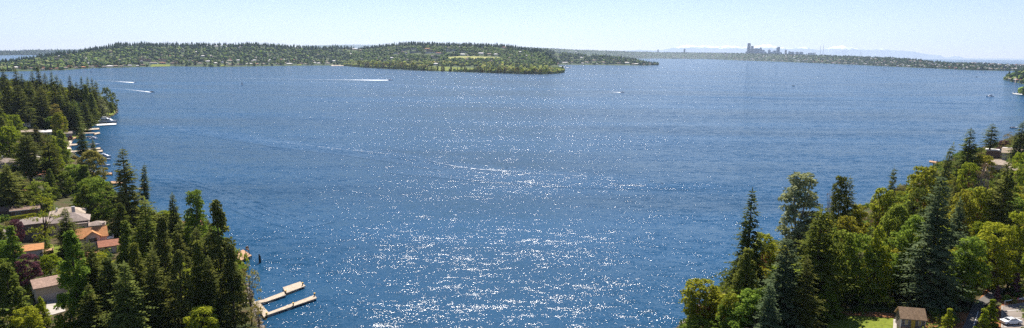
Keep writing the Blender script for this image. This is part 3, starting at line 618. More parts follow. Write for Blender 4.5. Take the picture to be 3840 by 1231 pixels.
def tree(kind, mat, x, y, z, H, W, label, name='conifer_tree', cat='tree', group=None, bark='bark', rz=None, var=None):
    r = random.Random(int(x * 131 + y * 17)); P_ = PROTO[kind]; tm, cm, h0, w0 = P_[r.randrange(len(P_)) if var is None else var % len(P_)]
    o = empty(name, (x, y, z - 0.3), r.random() * 6.28 if rz is None else rz); o.scale = (W / (2 * w0), W / (2 * w0), H / h0)
    link('trunk', linked(tm, bark, M[bark]), None, o); link('crown', linked(cm, mat, M[mat]), None, o)
    tag(o, label, cat, group); TREES.append((x, y, W / 2)); return o
NAME = dict(fir='fir_tree', fir_bare='fir_tree', spruce='spruce_tree', lean='fir_tree', cedar='cedar_tree', broad='broadleaf_tree', madrona='madrona_tree', poplar='poplar_tree', column='columnar_tree', shrub='shrub', thin='young_tree', bare='bare_tree')
def T(kind, mat, px, ptop, pbase, wpx, label, key='L', group=None, bark=None, rz=None, var=None):
    """tree whose foot stands on the terrain seen at (px, pbase) and whose tip reaches ptop"""
    g = hit(px, pbase, [key]); Y = g.y; top = at_y(px, ptop, Y); z = zat(key, top[0], Y)
    H = top[2] - z; W = wpx * (project(top)[2]) / F
    if H < 2: print('LOW', label, H)
    bark = bark or dict(madrona='bark_red', poplar='bark_pale', bare='bark_pale').get(kind, 'bark')
    return tree(kind, mat, top[0], Y, z, max(H, 2), W, label, NAME[kind], 'shrub' if kind == 'shrub' else 'tree', group, bark, rz, var)
# -- left shore, from the far point towards us
L_ = [
 ('fir','fir',118,264,372,44,'dark fir at the back of the left point, rising against the far bank houses'),
 ('fir','fir',140,245,392,46,'tallest dark fir at the left of the point, overlapping the far shore'),
 ('fir','fir',58,257,380,46,'dark fir behind the left edge woods, second from the left edge'),
 ('fir','fir',10,257,380,52,'dark fir at the extreme left edge of the skyline'),
 ('fir','fir',80,274,384,40,'short dark fir between two taller firs near the left edge'),
 ('fir','fir',167,274,400,40,'slim dark fir on the point with its tip over open water, leftmost of five'),
 ('fir','fir',191,267,405,40,'slim dark fir on the left point standing right of a shorter slim fir'),
 ('fir','fir',210,279,410,38,'small pointed fir on the left point with water just behind its tip'),
 ('fir','fir',227,298,410,44,'lower fir beside the gap of blue water on the left point'),
 ('fir','fir',260,284,425,46,'tall narrow fir standing alone before the water on the left point'),
 ('fir','fir',285,306,430,36,'small fir squeezed between two tall firs on the left point'),
 ('fir','fir',304,288,436,48,'tall fir in the middle of the point group by the green tip'),
 ('cedar','cedar',318,312,448,46,'olive green cone shaped cedar on the left point'),
 ('fir','fir',327,289,440,42,'dark fir behind the olive cone on the left point'),
 ('fir','fir',344,294,438,44,'dark fir second from the outer end of the left point'),
 ('fir','fir',358,304,430,46,'stout dark fir near the outer end of the left point'),
 ('broad','fir',397,322,428,46,'dark round-headed tree near the grassy tip of the left point'),
 ('broad','fir',419,342,420,34,'outermost dark tree leaning over the water at the left point'),
 ('broad','pale',373,368,446,56,'round pale olive tree in front of the grassy tip'),
 ('cedar','cedar',340,345,465,52,'tall olive cedar standing just inland of the yacht'),
 ('fir','fir',63,318,465,88,'big dark fir in the middle of the left woods'),
 ('fir','fir',150,322,470,70,'big dark fir right of the bright tree in the left woods'),
 ('fir','fir',25,300,450,70,'broad dark fir at the left edge above the yellow-green tree'),
 ('fir','fir',105,300,440,60,'dark fir between the big firs of the left woods'),
 ('fir','fir',200,320,470,66,'dark fir behind the yellow tree on the left slope'),
 ('fir','fir',249,361,490,64,'dark fir at the waterside of the left woods above the small docks'),
 ('fir','fir',222,330,480,60,'dark fir just left of the lone tall fir on the point'),
 ('fir','fir',275,372,500,56,'dark fir above the small blue-grey cottage by the docks'),
 ('fir','fir',316,372,490,50,'dark fir beside the short upper docks'),
 ('broad','bright',30,318,400,36,'bright yellow-green tree glowing among dark firs at the left edge'),
 ('broad','pale',291,378,440,30,'small pale-topped tree between dark firs on the left point'),
 ('broad','bright',190,340,440,40,'yellow-green treetop wedged between dark firs on the left slope'),
 ('broad','cedar',140,345,440,46,'light green tree between the big firs of the left woods'),
 ('broad','tan',208,388,500,44,'tan-topped tree in the left woods'),
 ('broad','bright',218,418,520,52,'yellow-green broadleaf below the tan-topped tree'),
 ('broad','bright',12,420,520,70,'yellow-green round tree touching the left edge'),
 ('broad','bright',25,470,600,90,'large yellow-green tree at the left edge above a grey roof'),
 ('fir','fir',87,500,640,70,'dark fir right of the large yellow-green tree'),
 ('fir','fir',133,470,560,52,'dark fir in front of the small white cottage among the woods'),
 ('fir_bare','fir',95,480,735,92,'tall fir with a long bare trunk above the terracotta roof pieces'),
 ('fir_bare','fir',175,500,730,86,'second bare-trunked fir in the middle of the left woods'),
 ('broad','bright',200,508,640,56,'light yellow-green tree behind the two bare-trunked firs'),
 ('cedar','broad',225,480,620,60,'deep green cone in front of the boathouse lawn'),
 ('fir','fir',303,476,590,48,'slim dark fir rising in front of the small docks'),
 ('fir','fir',347,522,590,26,'small dark fir beside the paired docks'),
 ('broad','tan',338,560,700,100,'big tan-olive tree beside the moored boats'),
 ('broad','broad',270,612,720,80,'green broadleaf tree below the orange shrubs'),
 ('cedar','cedar',312,612,780,86,'light green cone tree right of the woods centre'),
 ('broad','broad',370,660,840,110,'broad deep green tree right of the grey-brown hip roof'),
 ('fir','fir',458,554,880,112,'very large dark fir standing alone above the water on the left'),
 ('fir','fir',20,612,790,90,'dark fir above the dark flat-roofed house at the left edge'),
 ('fir','fir',62,640,770,70,'dark green fir left of the terracotta roof pieces'),
 ('broad','broad',225,640,735,80,'mid green broadleaf above the hip-roofed house'),
 ('broad','broad',190,650,740,60,'shaded green tree behind the hip-roofed house'),
 ('thin','bright',152,722,920,105,'tall yellow-green birch in front of the slate-coloured house'),
 ('fir','fir',243,778,960,70,'narrow fir in front of the hip-roofed house'),
 ('madrona','plum',58,818,940,54,'plum-coloured tree beside the dark house with a white window'),
 ('cedar','broad',35,838,1060,84,'green cone tree at the left edge left of the orange roof'),
 ('broad','plum',100,948,1085,88,'large purple plum tree left of the tiled garage roof'),
 ('broad','bright',182,950,1060,90,'round yellow-green tree above the tiled garage roof'),
 ('broad','broad',166,888,945,36,'small clipped round tree beside the little lawn'),
 ('cedar','broad',262,845,1260,135,'big dark green cedar right of the tiled garage'),
 ('cedar','cedar',18,975,1270,130,'olive green cedar filling the bottom left corner'),
 ('broad','bright',148,1105,1220,64,'bright green young tree left of the driveway'),
 ('fir','fir',334,905,1230,110,'dark fir in front of the orange dormer house'),
 ('cedar','fir',400,955,1250,120,'wide dark fir in the front row left of centre of the left woods'),
 ('cedar','cedar',466,815,1130,90,'bright olive fir right of the brick-coloured low roof'),
 ('fir','cedar',541,741,1080,110,'broad olive green fir with a rounded bright top'),
 ('lean','fir',533,614,745,54,'thin fir with flat side branches leaning against the water'),
 ('cedar','fir',605,795,1180,100,'dark fir in the dense group left of the two-dock cove'),
 ('spruce','fir',645,722,960,64,'dark twin-topped spruce left of the light green poplar'),
 ('poplar','broad',724,703,1000,92,'light green airy tree behind the big hemlock at the left cove'),
 ('cedar','fir',810,728,1190,130,'tall hemlock with a sunlit top nearest the water'),
 ('cedar','cedar',738,889,1240,95,'narrow light olive spire in front of the tall hemlock'),
 ('cedar','fir',862,905,1240,105,'dark lower fir next to the tan alder'),
 ('thin','tan',930,975,1215,95,'thin tan alder beside the forked dock'),
 ('shrub','bright',900,925,1010,60,'yellow-olive bush beside the brown deck'),
 ('cedar','cedar',500,900,1240,105,'dark fir in the front row of the left woods'),
 ('fir','fir',570,930,1270,105,'dark blue-green fir at the bottom of the left woods'),
 ('cedar','fir',665,920,1270,110,'dark fir behind the light olive spire'),
 ('broad','broad',480,880,1080,60,'green broadleaf in the dense left woods'),
 ('fir','fir',780,960,1260,90,'dark fir right of the light olive spire'),
 ('broad','bright',90,1150,1300,120,'yellow-green shrubby tree along the bottom left edge'),
 ('broad','bright',230,1180,1290,90,'green shrubby tree below the driveway'),
 ('fir','fir',330,1060,1300,90,'dark fir at the bottom edge right of the cedar'),
 ('thin','tan',965,1120,1260,60,'small tan tree at the foot of the forked dock'),
]
for a in L_: T(a[0], a[1], a[2], a[3], a[4], a[5] * (1.2 if a[0] in ('fir', 'cedar', 'spruce') and a[4] > 600 else 1), a[6], 'L')
R_ = [
 ('madrona','madrona',2635,1043,1260,175,'golden green madrona at the lower left corner of the right woods'),
 ('fir','fir',2822,708,1150,135,'tall dark fir standing first over the water on the right shore'),
 ('cedar','cedar',2806,920,1230,130,'bright green cedar in front of the first tall fir'),
 ('madrona','madrona',2870,872,1090,100,'yellow-brown madrona between the tall fir and the pale poplar'),
 ('poplar','pale',3008,640,1010,165,'tall pale-leaved poplar on the right shore'),
 ('spruce','spruce',2955,890,1260,170,'large dark blue-green spruce left of the lawn'),
 ('fir','cedar',3085,770,1165,165,'dark fir with bright green tips behind the lawn'),
 ('bare','brown',3005,830,1010,70,'brown half-dead tree below the pale poplar'),
 ('madrona','madrona',3075,790,1000,110,'golden madrona right of the pale poplar'),
 ('poplar','cedar',3155,652,960,70,'light green poplar paired with a dark fir over the water'),
 ('fir','fir',3190,660,960,70,'dark fir half hidden behind the light green poplar'),
 ('bare','brown',3118,690,940,40,'thin brown bare tree left of the light green poplar'),
 ('madrona','madrona',3226,762,960,70,'small madrona with a crooked dark trunk over the water gap'),
 ('lean','fir',3350,624,860,70,'thin fir with a bent top at the middle of the right shore'),
 ('madrona','madrona',3320,694,960,100,'madrona with red-brown crown and orange trunk'),
 ('bare','brown',3310,740,940,80,'brown-leaved tree beside the orange-trunked madrona'),
 ('madrona','madrona',3470,616,880,110,'golden madrona with pale forked trunk'),
 ('lean','fir',3553,534,740,66,'leaning dark fir left of the large pointed fir'),
 ('fir','fir',3642,481,720,98,'large pointed dark fir high on the right shore'),
 ('fir_bare','fir',3724,462,590,62,'tall fir with two bare trunks beside the waterside roofs'),
 ('thin','tan',3792,490,575,46,'thin larch with tan crown before the water'),
 ('fir','fir',3811,497,570,22,'small dark fir right of the thin larch'),
 ('broad','plum',3766,524,572,46,'dark plum-coloured tree beside the thin larch'),
 ('fir','fir',3838,455,600,60,'dark fir cut by the right edge of the view'),
 ('madrona','madrona',3692,577,720,86,'golden madrona below the tall bare-trunked fir'),
 ('madrona','bright',3642,604,790,80,'yellow-topped madrona left of the tan hip roof'),
 ('spruce','spruce',3533,655,1150,170,'very large blue-green spruce in the middle of the right woods'),
 ('spruce','spruce',3602,742,1020,80,'narrow blue-green spruce right of the very large one'),
 ('spruce','fir',3785,595,970,125,'large dark spruce near the right edge'),
 ('broad','bright',3828,560,760,70,'bright green tree above the right edge parking area'),
 ('bare','brown',3700,600,800,70,'bare grey-brown tree left of the tan hip roof'),
 ('madrona','madrona',3690,690,960,100,'orange-tinted madrona in front of the white wall'),
 ('madrona','madrona',3620,700,960,90,'golden madrona right of the very large spruce top'),
 ('broad','bright',3745,830,1090,150,'yellow-green broadleaf tree left of the right edge'),
 ('broad','bright',3825,790,1080,130,'yellow-green broadleaf tree at the right edge'),
 ('broad','broad',3160,850,1125,130,'olive green broadleaf behind the left half of the lawn'),
 ('broad','broad',3230,860,1122,130,'olive broadleaf tree behind the middle of the lawn'),
 ('broad','bright',3300,830,1118,130,'yellow-green broadleaf behind the right part of the lawn'),
 ('broad','broad',3380,860,1100,140,'leafy tree just behind the log cabin roof'),
 ('broad','broad',3440,800,1095,120,'tall leafy tree behind the right end of the cabin roof'),
 ('broad','broad',3650,880,1130,140,'dark green broadleaf right of the very large spruce'),
 ('broad','broad',3610,960,1140,110,'shaded broadleaf above the asphalt path'),
 ('broad','broad',3280,930,1130,110,'low olive broadleaf at the back edge of the lawn'),
 ('broad','bright',3120,960,1140,90,'yellow-green broadleaf at the left end of the lawn edge'),
 ('broad','broad',3390,950,1108,110,'low broadleaf touching the back of the cabin roof'),
 ('madrona','madrona',3180,800,1040,100,'golden madrona above the olive broadleaf trees'),
 ('madrona','madrona',2740,1090,1290,90,'small golden madrona at the bottom of the right woods'),
 ('broad','broad',2720,1130,1300,90,'low olive tree at the bottom left of the right woods'),
 ('spruce','spruce',2890,1060,1330,110,'dark spruce at the bottom edge of the right woods'),
 ('fir','fir',3030,960,1270,110,'dark fir left of the lawn with red trunk'),
 ('broad','cedar',3450,690,930,90,'green broadleaf in front of the pale-forked madrona'),
 ('broad','broad',3370,760,1010,110,'green broadleaf right of the orange-trunked madrona'),
 ('spruce','fir',3350,720,900,60,'dark small fir beside the orange-trunked madrona'),
 ('spruce','fir',3505,620,780,70,'dark spruce below the leaning fir'),
 ('broad','bright',3690,820,1000,100,'bright olive tree between the two large spruces'),
 ('column','bright',3563,1150,1262,50,'clipped bright green yew beside the log cabin'),
 ('column','bright',3724,1116,1225,54,'tall bright green yew, upper one beside the parking lot'),
 ('column','bright',3695,1150,1285,58,'tall bright green yew, lower one beside the parking lot'),
 ('column','plum',3745,1064,1172,30,'thin dark purple columnar tree left of the white gate'),
 ('column','plum',3820,1016,1112,28,'thin dark purple columnar tree behind the white gate'),
 ('shrub','broad',3778,1108,1132,30,'small green shrub in the bed by the white gate'),
 ('shrub','tan',3805,1116,1140,24,'small tan-green shrub under the white gate bar'),
 ('shrub','broad',3720,1195,1225,40,'low dark shrub between yew and white car'),
]
for a in R_: T(a[0], a[1], a[2], a[3], a[4], a[5] * (1.12 if a[0] in ('fir', 'cedar', 'spruce') else 1), a[6], 'R')
# ------------------------------------------------------------------ filler trees and undergrowth
VIS = [(148, 242, 1005, 1125), (60, 150, 895, 950), (92, 140, 812, 895), (205, 325, 738, 850), (286, 390, 840, 925), (388, 436, 895, 935), (52, 132, 756, 812), (0, 52, 585, 622), (118, 155, 640, 664), (86, 112, 445, 472), (150, 192, 474, 504), (92, 116, 480, 505), (234, 300, 488, 512),
       (180, 240, 915, 968), (165, 246, 1100, 1190), (0, 60, 785, 812), (236, 440, 446, 650), (356, 440, 396, 452), (885, 1200, 920, 1231), (100, 150, 560, 590),
       (3360, 3476, 1135, 1300), (3108, 3362, 1180, 1300), (3100, 3560, 1118, 1300), (3585, 3840, 1130, 1300), (3600, 3770, 1085, 1160), (3706, 3775, 596, 628), (3720, 3818, 555, 592)]
VISG = (3100, 3560, 1118, 1300)
GND = [v for v in VIS if v != VISG] + [(262, 292, 500, 560)]
SKL = [(-50, 280), (0, 285), (120, 290), (250, 315), (330, 330), (400, 360), (425, 400), (435, 445), (440, 640), (470, 700), (520, 765), (600, 790), (640, 770), (700, 740), (800, 760), (860, 880), (900, 960), (930, 1020), (960, 1120), (990, 1240)]
SKR = [(2560, 1200), (2680, 1070), (2790, 1000), (2900, 880), (3080, 830), (3200, 830), (3280, 850), (3330, 730), (3480, 660), (3560, 620), (3700, 610), (3840, 590)]
def fill(key, poly, n, sp, sk, kinds, hr_, labels, groups, ymax, seed):
    r = random.Random(seed); P_ = np.array(poly); x0, y0 = P_.min(0); x1, y1 = P_.max(0); c = 0; k = 0
    pts = [(t[0], t[1]) for t in TREES]
    while c < n and k < 90000:
        k += 1
        # more candidates near the viewer
        y = 150 + (min(y1, ymax) - 150) * r.random() ** 1.5; x = r.uniform(x0, x1)
        if sdist(np.array([x]), np.array([y]), poly)[0] < 3: continue
        z = zat(key, x, y); px, pb, d = project((x, y, z))
        if px < -60 or px > 3900 or pb > 1330: continue
        s_ = sp * (0.7 + y / 700)
        if any((x - a) ** 2 + (y - b) ** 2 < s_ * s_ for a, b in pts): continue
        kd = r.choices(range(len(kinds)), [q[2] for q in kinds])[0]; kind, mat, _, hm, wm = kinds[kd]
        H = r.uniform(*hr_) * hm; W = H * wm * r.uniform(0.85, 1.2)
        _, pt, _ = project((x, y, z + H)); wp = W * F / d / 2
        lim = max(np.interp(q, [a for a, b in sk], [b for a, b in sk]) for q in (px - wp * 0.5, px, px + wp * 0.6))
        if pt < lim: 
            H *= 0.6; _, pt, _ = project((x, y, z + H))
            if pt < lim: continue
        if any(px + wp > a and px - wp < b and pt < dd and pb > dd - 6 for a, b, cc, dd in VIS if (a, b, cc, dd) != VISG): continue
        if any(a < px < b and cc < pb < dd for a, b, cc, dd in VIS): continue
        tree(kind, mat, x, y, z, H, W, labels[kd], NAME[kind], 'tree', groups[kd], dict(madrona='bark_red').get(kind, 'bark')); pts.append((x, y)); c += 1
    print('filled', key, c)
fill('L', LEFT, 260, 5.6, SKL, [('fir', 'fir', 4, 1.15, 0.44), ('broad', 'broad', 3, 0.75, 0.75), ('cedar', 'cedar', 3, 0.9, 0.46), ('broad', 'bright', 2, 0.65, 0.75)], (15, 25),
     ['dark fir packed among others in the left shore woods', 'green broadleaf tree packed between firs in the left shore woods', 'olive green cedar packed among firs in the left shore woods', 'yellow-green tree packed between firs in the left shore woods'],
     ['firs filling the left woods', 'broadleaf trees filling the left woods', 'cedars filling the left woods', 'yellow-green trees filling the left woods'], 1050, 5)
fill('R', RIGHT, 150, 5.2, SKR, [('broad', 'broad', 4, 0.8, 0.8), ('madrona', 'madrona', 3, 0.8, 0.75), ('fir', 'fir', 2, 1.0, 0.36), ('broad', 'bright', 2, 0.7, 0.8)], (10, 18),
     ['olive broadleaf tree packed in the right shore woods', 'golden madrona packed in the right shore woods', 'dark fir packed in the right shore woods', 'yellow-green tree packed in the right shore woods'],
     ['broadleaf trees filling the right woods', 'madronas filling the right woods', 'firs filling the right woods', 'yellow-green trees filling the right woods'], 560, 6)
def undergrowth(key, poly, n, ymax, label, seed):
    r = np.random.default_rng(seed); P_ = np.array(poly); x0, y0 = P_.min(0); x1, y1 = P_.max(0)
    ys = 140 + (min(y1, ymax) - 140) * r.random(n * 3) ** 1.6; xs = r.uniform(x0, x1, n * 3)
    sd = sdist(xs, ys, poly); C, Q, Tn = [], [], []
    pal = [(0.09, 0.14, 0.025), (0.06, 0.10, 0.02), (0.14, 0.19, 0.03), (0.22, 0.25, 0.035), (0.14, 0.12, 0.035)]
    for x, y, s_ in zip(xs, ys, sd):
        if s_ < 1.5 or len(C) >= n: continue
        z = zat(key, x, y); px, pb, d = project((x, y, z))
        if px < -40 or px > 3880 or pb > 1300: continue
        if any(a - 3 < px < b + 3 and c < pb < dd + 10 for a, b, c, dd in GND): continue
        q = r.uniform(0.8, 1.9) * (0.8 + y / 500); C.append(np.array([x, y, z + q * 0.35])); Q.append(q)
    Vs, Ts = [], []
    for c, q in zip(C, Q):
        v = clumps_to_leaves(r, [c], [q], 34 / q ** 0.6, 0.42 * q ** 0.7); Vs.append(v)
        t = np.ones((len(v), 4), np.float32); t[:, :3] = np.array(pal[r.integers(5)]) * r.uniform(0.8, 1.3); Ts.append(t)
    V = np.concatenate(Vs); me = mesh_np('undergrowth', V, np.arange(len(V)).reshape(-1, 4))
    ca = me.color_attributes.new('tint', 'FLOAT_COLOR', 'POINT'); ca.data.foreach_set('color', np.concatenate(Ts).ravel())
    tag(link('undergrowth', me, M['under']), label, kind='stuff')
M['under'] = mat_attr('undergrowth_leaves', trans=0.3, scale=0.5, amt=0.4)
undergrowth('L', LEFT, 6500, 1050, 'bushes and ground cover under the left woods', 21)
undergrowth('R', RIGHT, 4200, 520, 'bushes and ground cover under the right woods', 22)
# ------------------------------------------------------------------ building materials
def mat_rows(name, c1, c2, mortar, bw, rh_, rough=0.85):
    m, n, l, out = newmat(name); b = n.new('ShaderNodeBsdfPrincipled'); l.new(b.outputs[0], out.inputs[0]); b.inputs['Roughness'].default_value = rough; b.inputs['Specular IOR Level'].default_value = 0.2
    tc = n.new('ShaderNodeTexCoord'); br = n.new('ShaderNodeTexBrick'); l.new(tc.outputs['Object'], br.inputs[0])
    br.inputs['Color1'].default_value = (*c1, 1); br.inputs['Color2'].default_value = (*c2, 1); br.inputs['Mortar'].default_value = (*mortar, 1)
    br.inputs['Scale'].default_value = 1; br.inputs['Mortar Size'].default_value = 0.025; br.inputs['Brick Width'].default_value = bw; br.inputs['Row Height'].default_value = rh_
    t = noise(n, l, 1.3, 5, 0.65); mr = n.new('ShaderNodeMapRange'); mr.inputs[1].default_value = 0.3; mr.inputs[2].default_value = 0.7; mr.inputs[3].default_value = 0.7; mr.inputs[4].default_value = 1.25; l.new(t.outputs[0], mr.inputs[0])
    hs = n.new('ShaderNodeHueSaturation'); l.new(br.outputs[0], hs.inputs['Color']); l.new(mr.outputs[0], hs.inputs['Value']); l.new(hs.outputs[0], b.inputs['Base Color']); return m
M['roof_grey'] = mat_rows('grey_shingles', (0.35, 0.275, 0.235), (0.28, 0.22, 0.19), (0.15, 0.13, 0.12), 0.5, 0.3)
M['roof_tan'] = mat_rows('tan_shingles', (0.48, 0.38, 0.29), (0.40, 0.32, 0.24), (0.25, 0.19, 0.14), 0.5, 0.3)
M['roof_orange'] = mat_rows('orange_shingles', (0.55, 0.26, 0.10), (0.48, 0.22, 0.085), (0.3, 0.13, 0.05), 0.5, 0.3)
M['roof_brick'] = mat_rows('brick_shingles', (0.40, 0.17, 0.10), (0.34, 0.14, 0.085), (0.2, 0.08, 0.05), 0.5, 0.3)
M['roof_tile'] = mat_rows('ribbed_tiles', (0.42, 0.28, 0.21), (0.34, 0.225, 0.165), (0.14, 0.09, 0.075), 1.2, 0.45)
M['roof_shake'] = mat_rows('cedar_shakes', (0.66, 0.42, 0.23), (0.50, 0.31, 0.17), (0.22, 0.14, 0.08), 0.28, 0.26)
M['roof_brown'] = mat_rows('brown_shingles', (0.23, 0.15, 0.11), (0.17, 0.11, 0.08), (0.09, 0.06, 0.045), 0.5, 0.3)
M['roof_white'] = mat_simple('white_roof', (0.72, 0.69, 0.66), (0.58, 0.55, 0.52), 0.5, 0.7)
M['wall_beige'] = mat_simple('beige_render', (0.60, 0.48, 0.35), (0.52, 0.41, 0.30), 0.6, 0.85)
M['wall_cream'] = mat_simple('cream_siding', (0.62, 0.52, 0.46), (0.54, 0.45, 0.40), 0.6, 0.85)
M['wall_slate'] = mat_simple('slate_siding', (0.14, 0.115, 0.10), (0.10, 0.085, 0.075), 0.6, 0.85)
M['wall_brown'] = mat_simple('brown_siding', (0.22, 0.13, 0.085), (0.16, 0.095, 0.065), 0.6, 0.85)
M['wall_white'] = mat_simple('white_siding', (0.74, 0.72, 0.69), (0.64, 0.62, 0.60), 0.6, 0.8)
M['wall_grey'] = mat_simple('grey_siding', (0.36, 0.36, 0.37), (0.29, 0.29, 0.30), 0.6, 0.85)
M['wall_pink'] = mat_simple('pinkish_brick', (0.42, 0.26, 0.22), (0.34, 0.21, 0.18), 0.6, 0.85)
M['trim'] = mat_simple('pale_trim', (0.72, 0.68, 0.62), (0.64, 0.60, 0.55), 1, 0.6)
M['brick'] = mat_rows('chimney_brick', (0.34, 0.16, 0.11), (0.28, 0.13, 0.09), (0.3, 0.27, 0.24), 0.22, 0.08)
M['glass'] = mat_simple('window_glass', (0.035, 0.045, 0.05), (0.02, 0.028, 0.032), 0.5, 0.12, 0, 0.8)
M['deckwood'] = mat_rows('weathered_planks', (0.50, 0.41, 0.31), (0.40, 0.33, 0.25), (0.20, 0.16, 0.12), 0.28, 6.0)
M['deckbrown'] = mat_rows('brown_planks', (0.46, 0.28, 0.16), (0.38, 0.23, 0.13), (0.2, 0.12, 0.07), 6.0, 0.25)
M['darkwood'] = mat_simple('dark_piling', (0.07, 0.055, 0.045), (0.035, 0.03, 0.025), 1.5, 0.9)
M['yellow'] = mat_simple('yellow_paint', (0.62, 0.40, 0.06), (0.54, 0.34, 0.05), 1, 0.6)
M['red'] = mat_simple('red_paint', (0.55, 0.03, 0.04), (0.45, 0.025, 0.03), 1, 0.5)
M['gelcoat'] = mat_simple('white_gelcoat', (0.85, 0.86, 0.88), (0.76, 0.77, 0.8), 0.4, 0.25, 0, 0.5)
M['darkhull'] = mat_simple('dark_hull', (0.05, 0.06, 0.08), (0.035, 0.04, 0.055), 0.4, 0.3, 0, 0.5)
M['rubber'] = mat_simple('tyre_rubber', (0.03, 0.03, 0.03), (0.02, 0.02, 0.02), 2, 0.8)
M['steel'] = mat_simple('rim_metal', (0.5, 0.5, 0.52), (0.4, 0.4, 0.42), 2, 0.35, 0.8)

def block(root, ox, oy, w, d, h, roof, rh_, wall, roofm, over=0.5, ridge='x', z0=0, base=2.5):
    mb = MB(); mb.box(ox - w / 2, ox + w / 2, oy - d / 2, oy + d / 2, z0 - base, z0 + h)
    zz = z0 + h
    if roof == 'gable':
        if ridge == 'x':
            for sx in (-1, 1):
                X = ox + sx * w / 2; X2 = X - sx * 0.2
                mb.add([(X, oy - d / 2, zz), (X, oy + d / 2, zz), (X, oy, zz + rh_), (X2, oy - d / 2, zz), (X2, oy + d / 2, zz), (X2, oy, zz + rh_)], [(0, 1, 2), (5, 4, 3), (0, 2, 5, 3), (1, 4, 5, 2)])
        else:
            for sy in (-1, 1):
                Y = oy + sy * d / 2; Y2 = Y - sy * 0.2
                mb.add([(ox - w / 2, Y, zz), (ox + w / 2, Y, zz), (ox, Y, zz + rh_), (ox - w / 2, Y2, zz), (ox + w / 2, Y2, zz), (ox, Y2, zz + rh_)], [(0, 1, 2), (5, 4, 3), (0, 2, 5, 3), (1, 4, 5, 2)])
    wl = mb.build('wall', M[wall], root)
    rb = MB(); th = 0.22; a = w / 2 + over; b = d / 2 + over; e = 0.03
    if roof == 'flat':
        rb.box(ox - a, ox + a, oy - b, oy + b, zz + e, zz + 0.35)
    elif roof == 'gable':
        if ridge == 'x':
            k = rh_ / (d / 2); zl = zz - over * k
            for s in (-1, 1):
                P1 = [(ox - a, oy + s * b, zl + e), (ox + a, oy + s * b, zl + e), (ox + a, oy, zz + rh_ + e), (ox - a, oy, zz + rh_ + e)]
                rb.add(P1 + [(p[0], p[1], p[2] + th) for p in P1], [(0, 1, 2, 3), (7, 6, 5, 4), (0, 4, 5, 1), (1, 5, 6, 2), (2, 6, 7, 3), (3, 7, 4, 0)])
        else:
            k = rh_ / (w / 2); zl = zz - over * k
            for s in (-1, 1):
                P1 = [(ox + s * a, oy - b, zl + e), (ox + s * a, oy + b, zl + e), (ox, oy + b, zz + rh_ + e), (ox, oy - b, zz + rh_ + e)]
                rb.add(P1 + [(p[0], p[1], p[2] + th) for p in P1], [(0, 1, 2, 3), (7, 6, 5, 4), (0, 4, 5, 1), (1, 5, 6, 2), (2, 6, 7, 3), (3, 7, 4, 0)])
    else:  # hip
        L = max(w, d) - min(w, d); hx, hy = (L / 2, 0) if w >= d else (0, L / 2)
        V = [(ox - a, oy - b, zz + e), (ox + a, oy - b, zz + e), (ox + a, oy + b, zz + e), (ox - a, oy + b, zz + e), (ox - a, oy - b, zz + e + th), (ox + a, oy - b, zz + e + th), (ox + a, oy + b, zz + e + th), (ox - a, oy + b, zz + e + th),
             (ox - hx, oy - hy, zz + rh_), (ox + hx, oy + hy, zz + rh_)]
        Fs = [(3, 2, 1, 0), (0, 1, 5, 4), (1, 2, 6, 5), (2, 3, 7, 6), (3, 0, 4, 7)]
        Fs += [(4, 5, 9, 8), (5, 6, 9), (6, 7, 8, 9), (7, 4, 8)] if w >= d else [(4, 5, 8), (5, 6, 9, 8), (6, 7, 9), (7, 4, 8, 9)]
        rb.add(V, Fs)
    return rb.build('roof', M[roofm], root), wl
def window(root, x, y, z, w, h, frame='trim', pane='glass', side=0, kind='window'):
    """front-facing window at y; side=1 puts it on the +x wall, -1 on the -x wall"""
    f = MB(); p = MB(); t = 0.1
    if side == 0:
        for a, b, c, d in ((x - w / 2, x + w / 2, z, z + t), (x - w / 2, x + w / 2, z + h - t, z + h), (x - w / 2, x - w / 2 + t, z + t, z + h - t), (x + w / 2 - t, x + w / 2, z + t, z + h - t), (x - 0.04, x + 0.04, z + t, z + h - t)): f.box(a, b, y - 0.10, y + 0.02, c, d)
        p.box(x - w / 2 + t, x + w / 2 - t, y - 0.04, y + 0.01, z + t, z + h - t)
    else:
        s = side
        for a, b, c, d in ((y - w / 2, y + w / 2, z, z + t), (y - w / 2, y + w / 2, z + h - t, z + h), (y - w / 2, y - w / 2 + t, z + t, z + h - t), (y + w / 2 - t, y + w / 2, z + t, z + h - t)): f.box(min(x - 0.02 * s, x + 0.1 * s), max(x - 0.02 * s, x + 0.1 * s), a, b, c, d)
        p.box(min(x - 0.01 * s, x + 0.04 * s), max(x - 0.01 * s, x + 0.04 * s), y - w / 2 + t, y + w / 2 - t, z + t, z + h - t)
    fo = f.build(kind, M[frame], root); p.build('pane', M[pane], fo); return fo
def chimney(root, x, y, z0, z1, s=0.5, mat='brick'):
    c = MB().box(x - s, x + s, y - s, y + s, z0, z1).build('chimney', M[mat], root)
    return c
def facing(x, y, extra=0): return math.atan2(-x, y) + R(extra)
def house_root(px, py, label, key='L', extra=0, depth=8, name='house', cat='house', group=None, rz=None, dz=0):
    g = hit(px, py, [key]); rz = facing(g.x, g.y, extra) if rz is None else rz
    cx, cy = g.x - math.sin(rz) * depth / 2, g.y + math.cos(rz) * depth / 2
    o = empty(name, (cx, cy, g.z + dz), rz); tag(o, label, cat, group); o['sc'] = 0.0; del o['sc']; return o
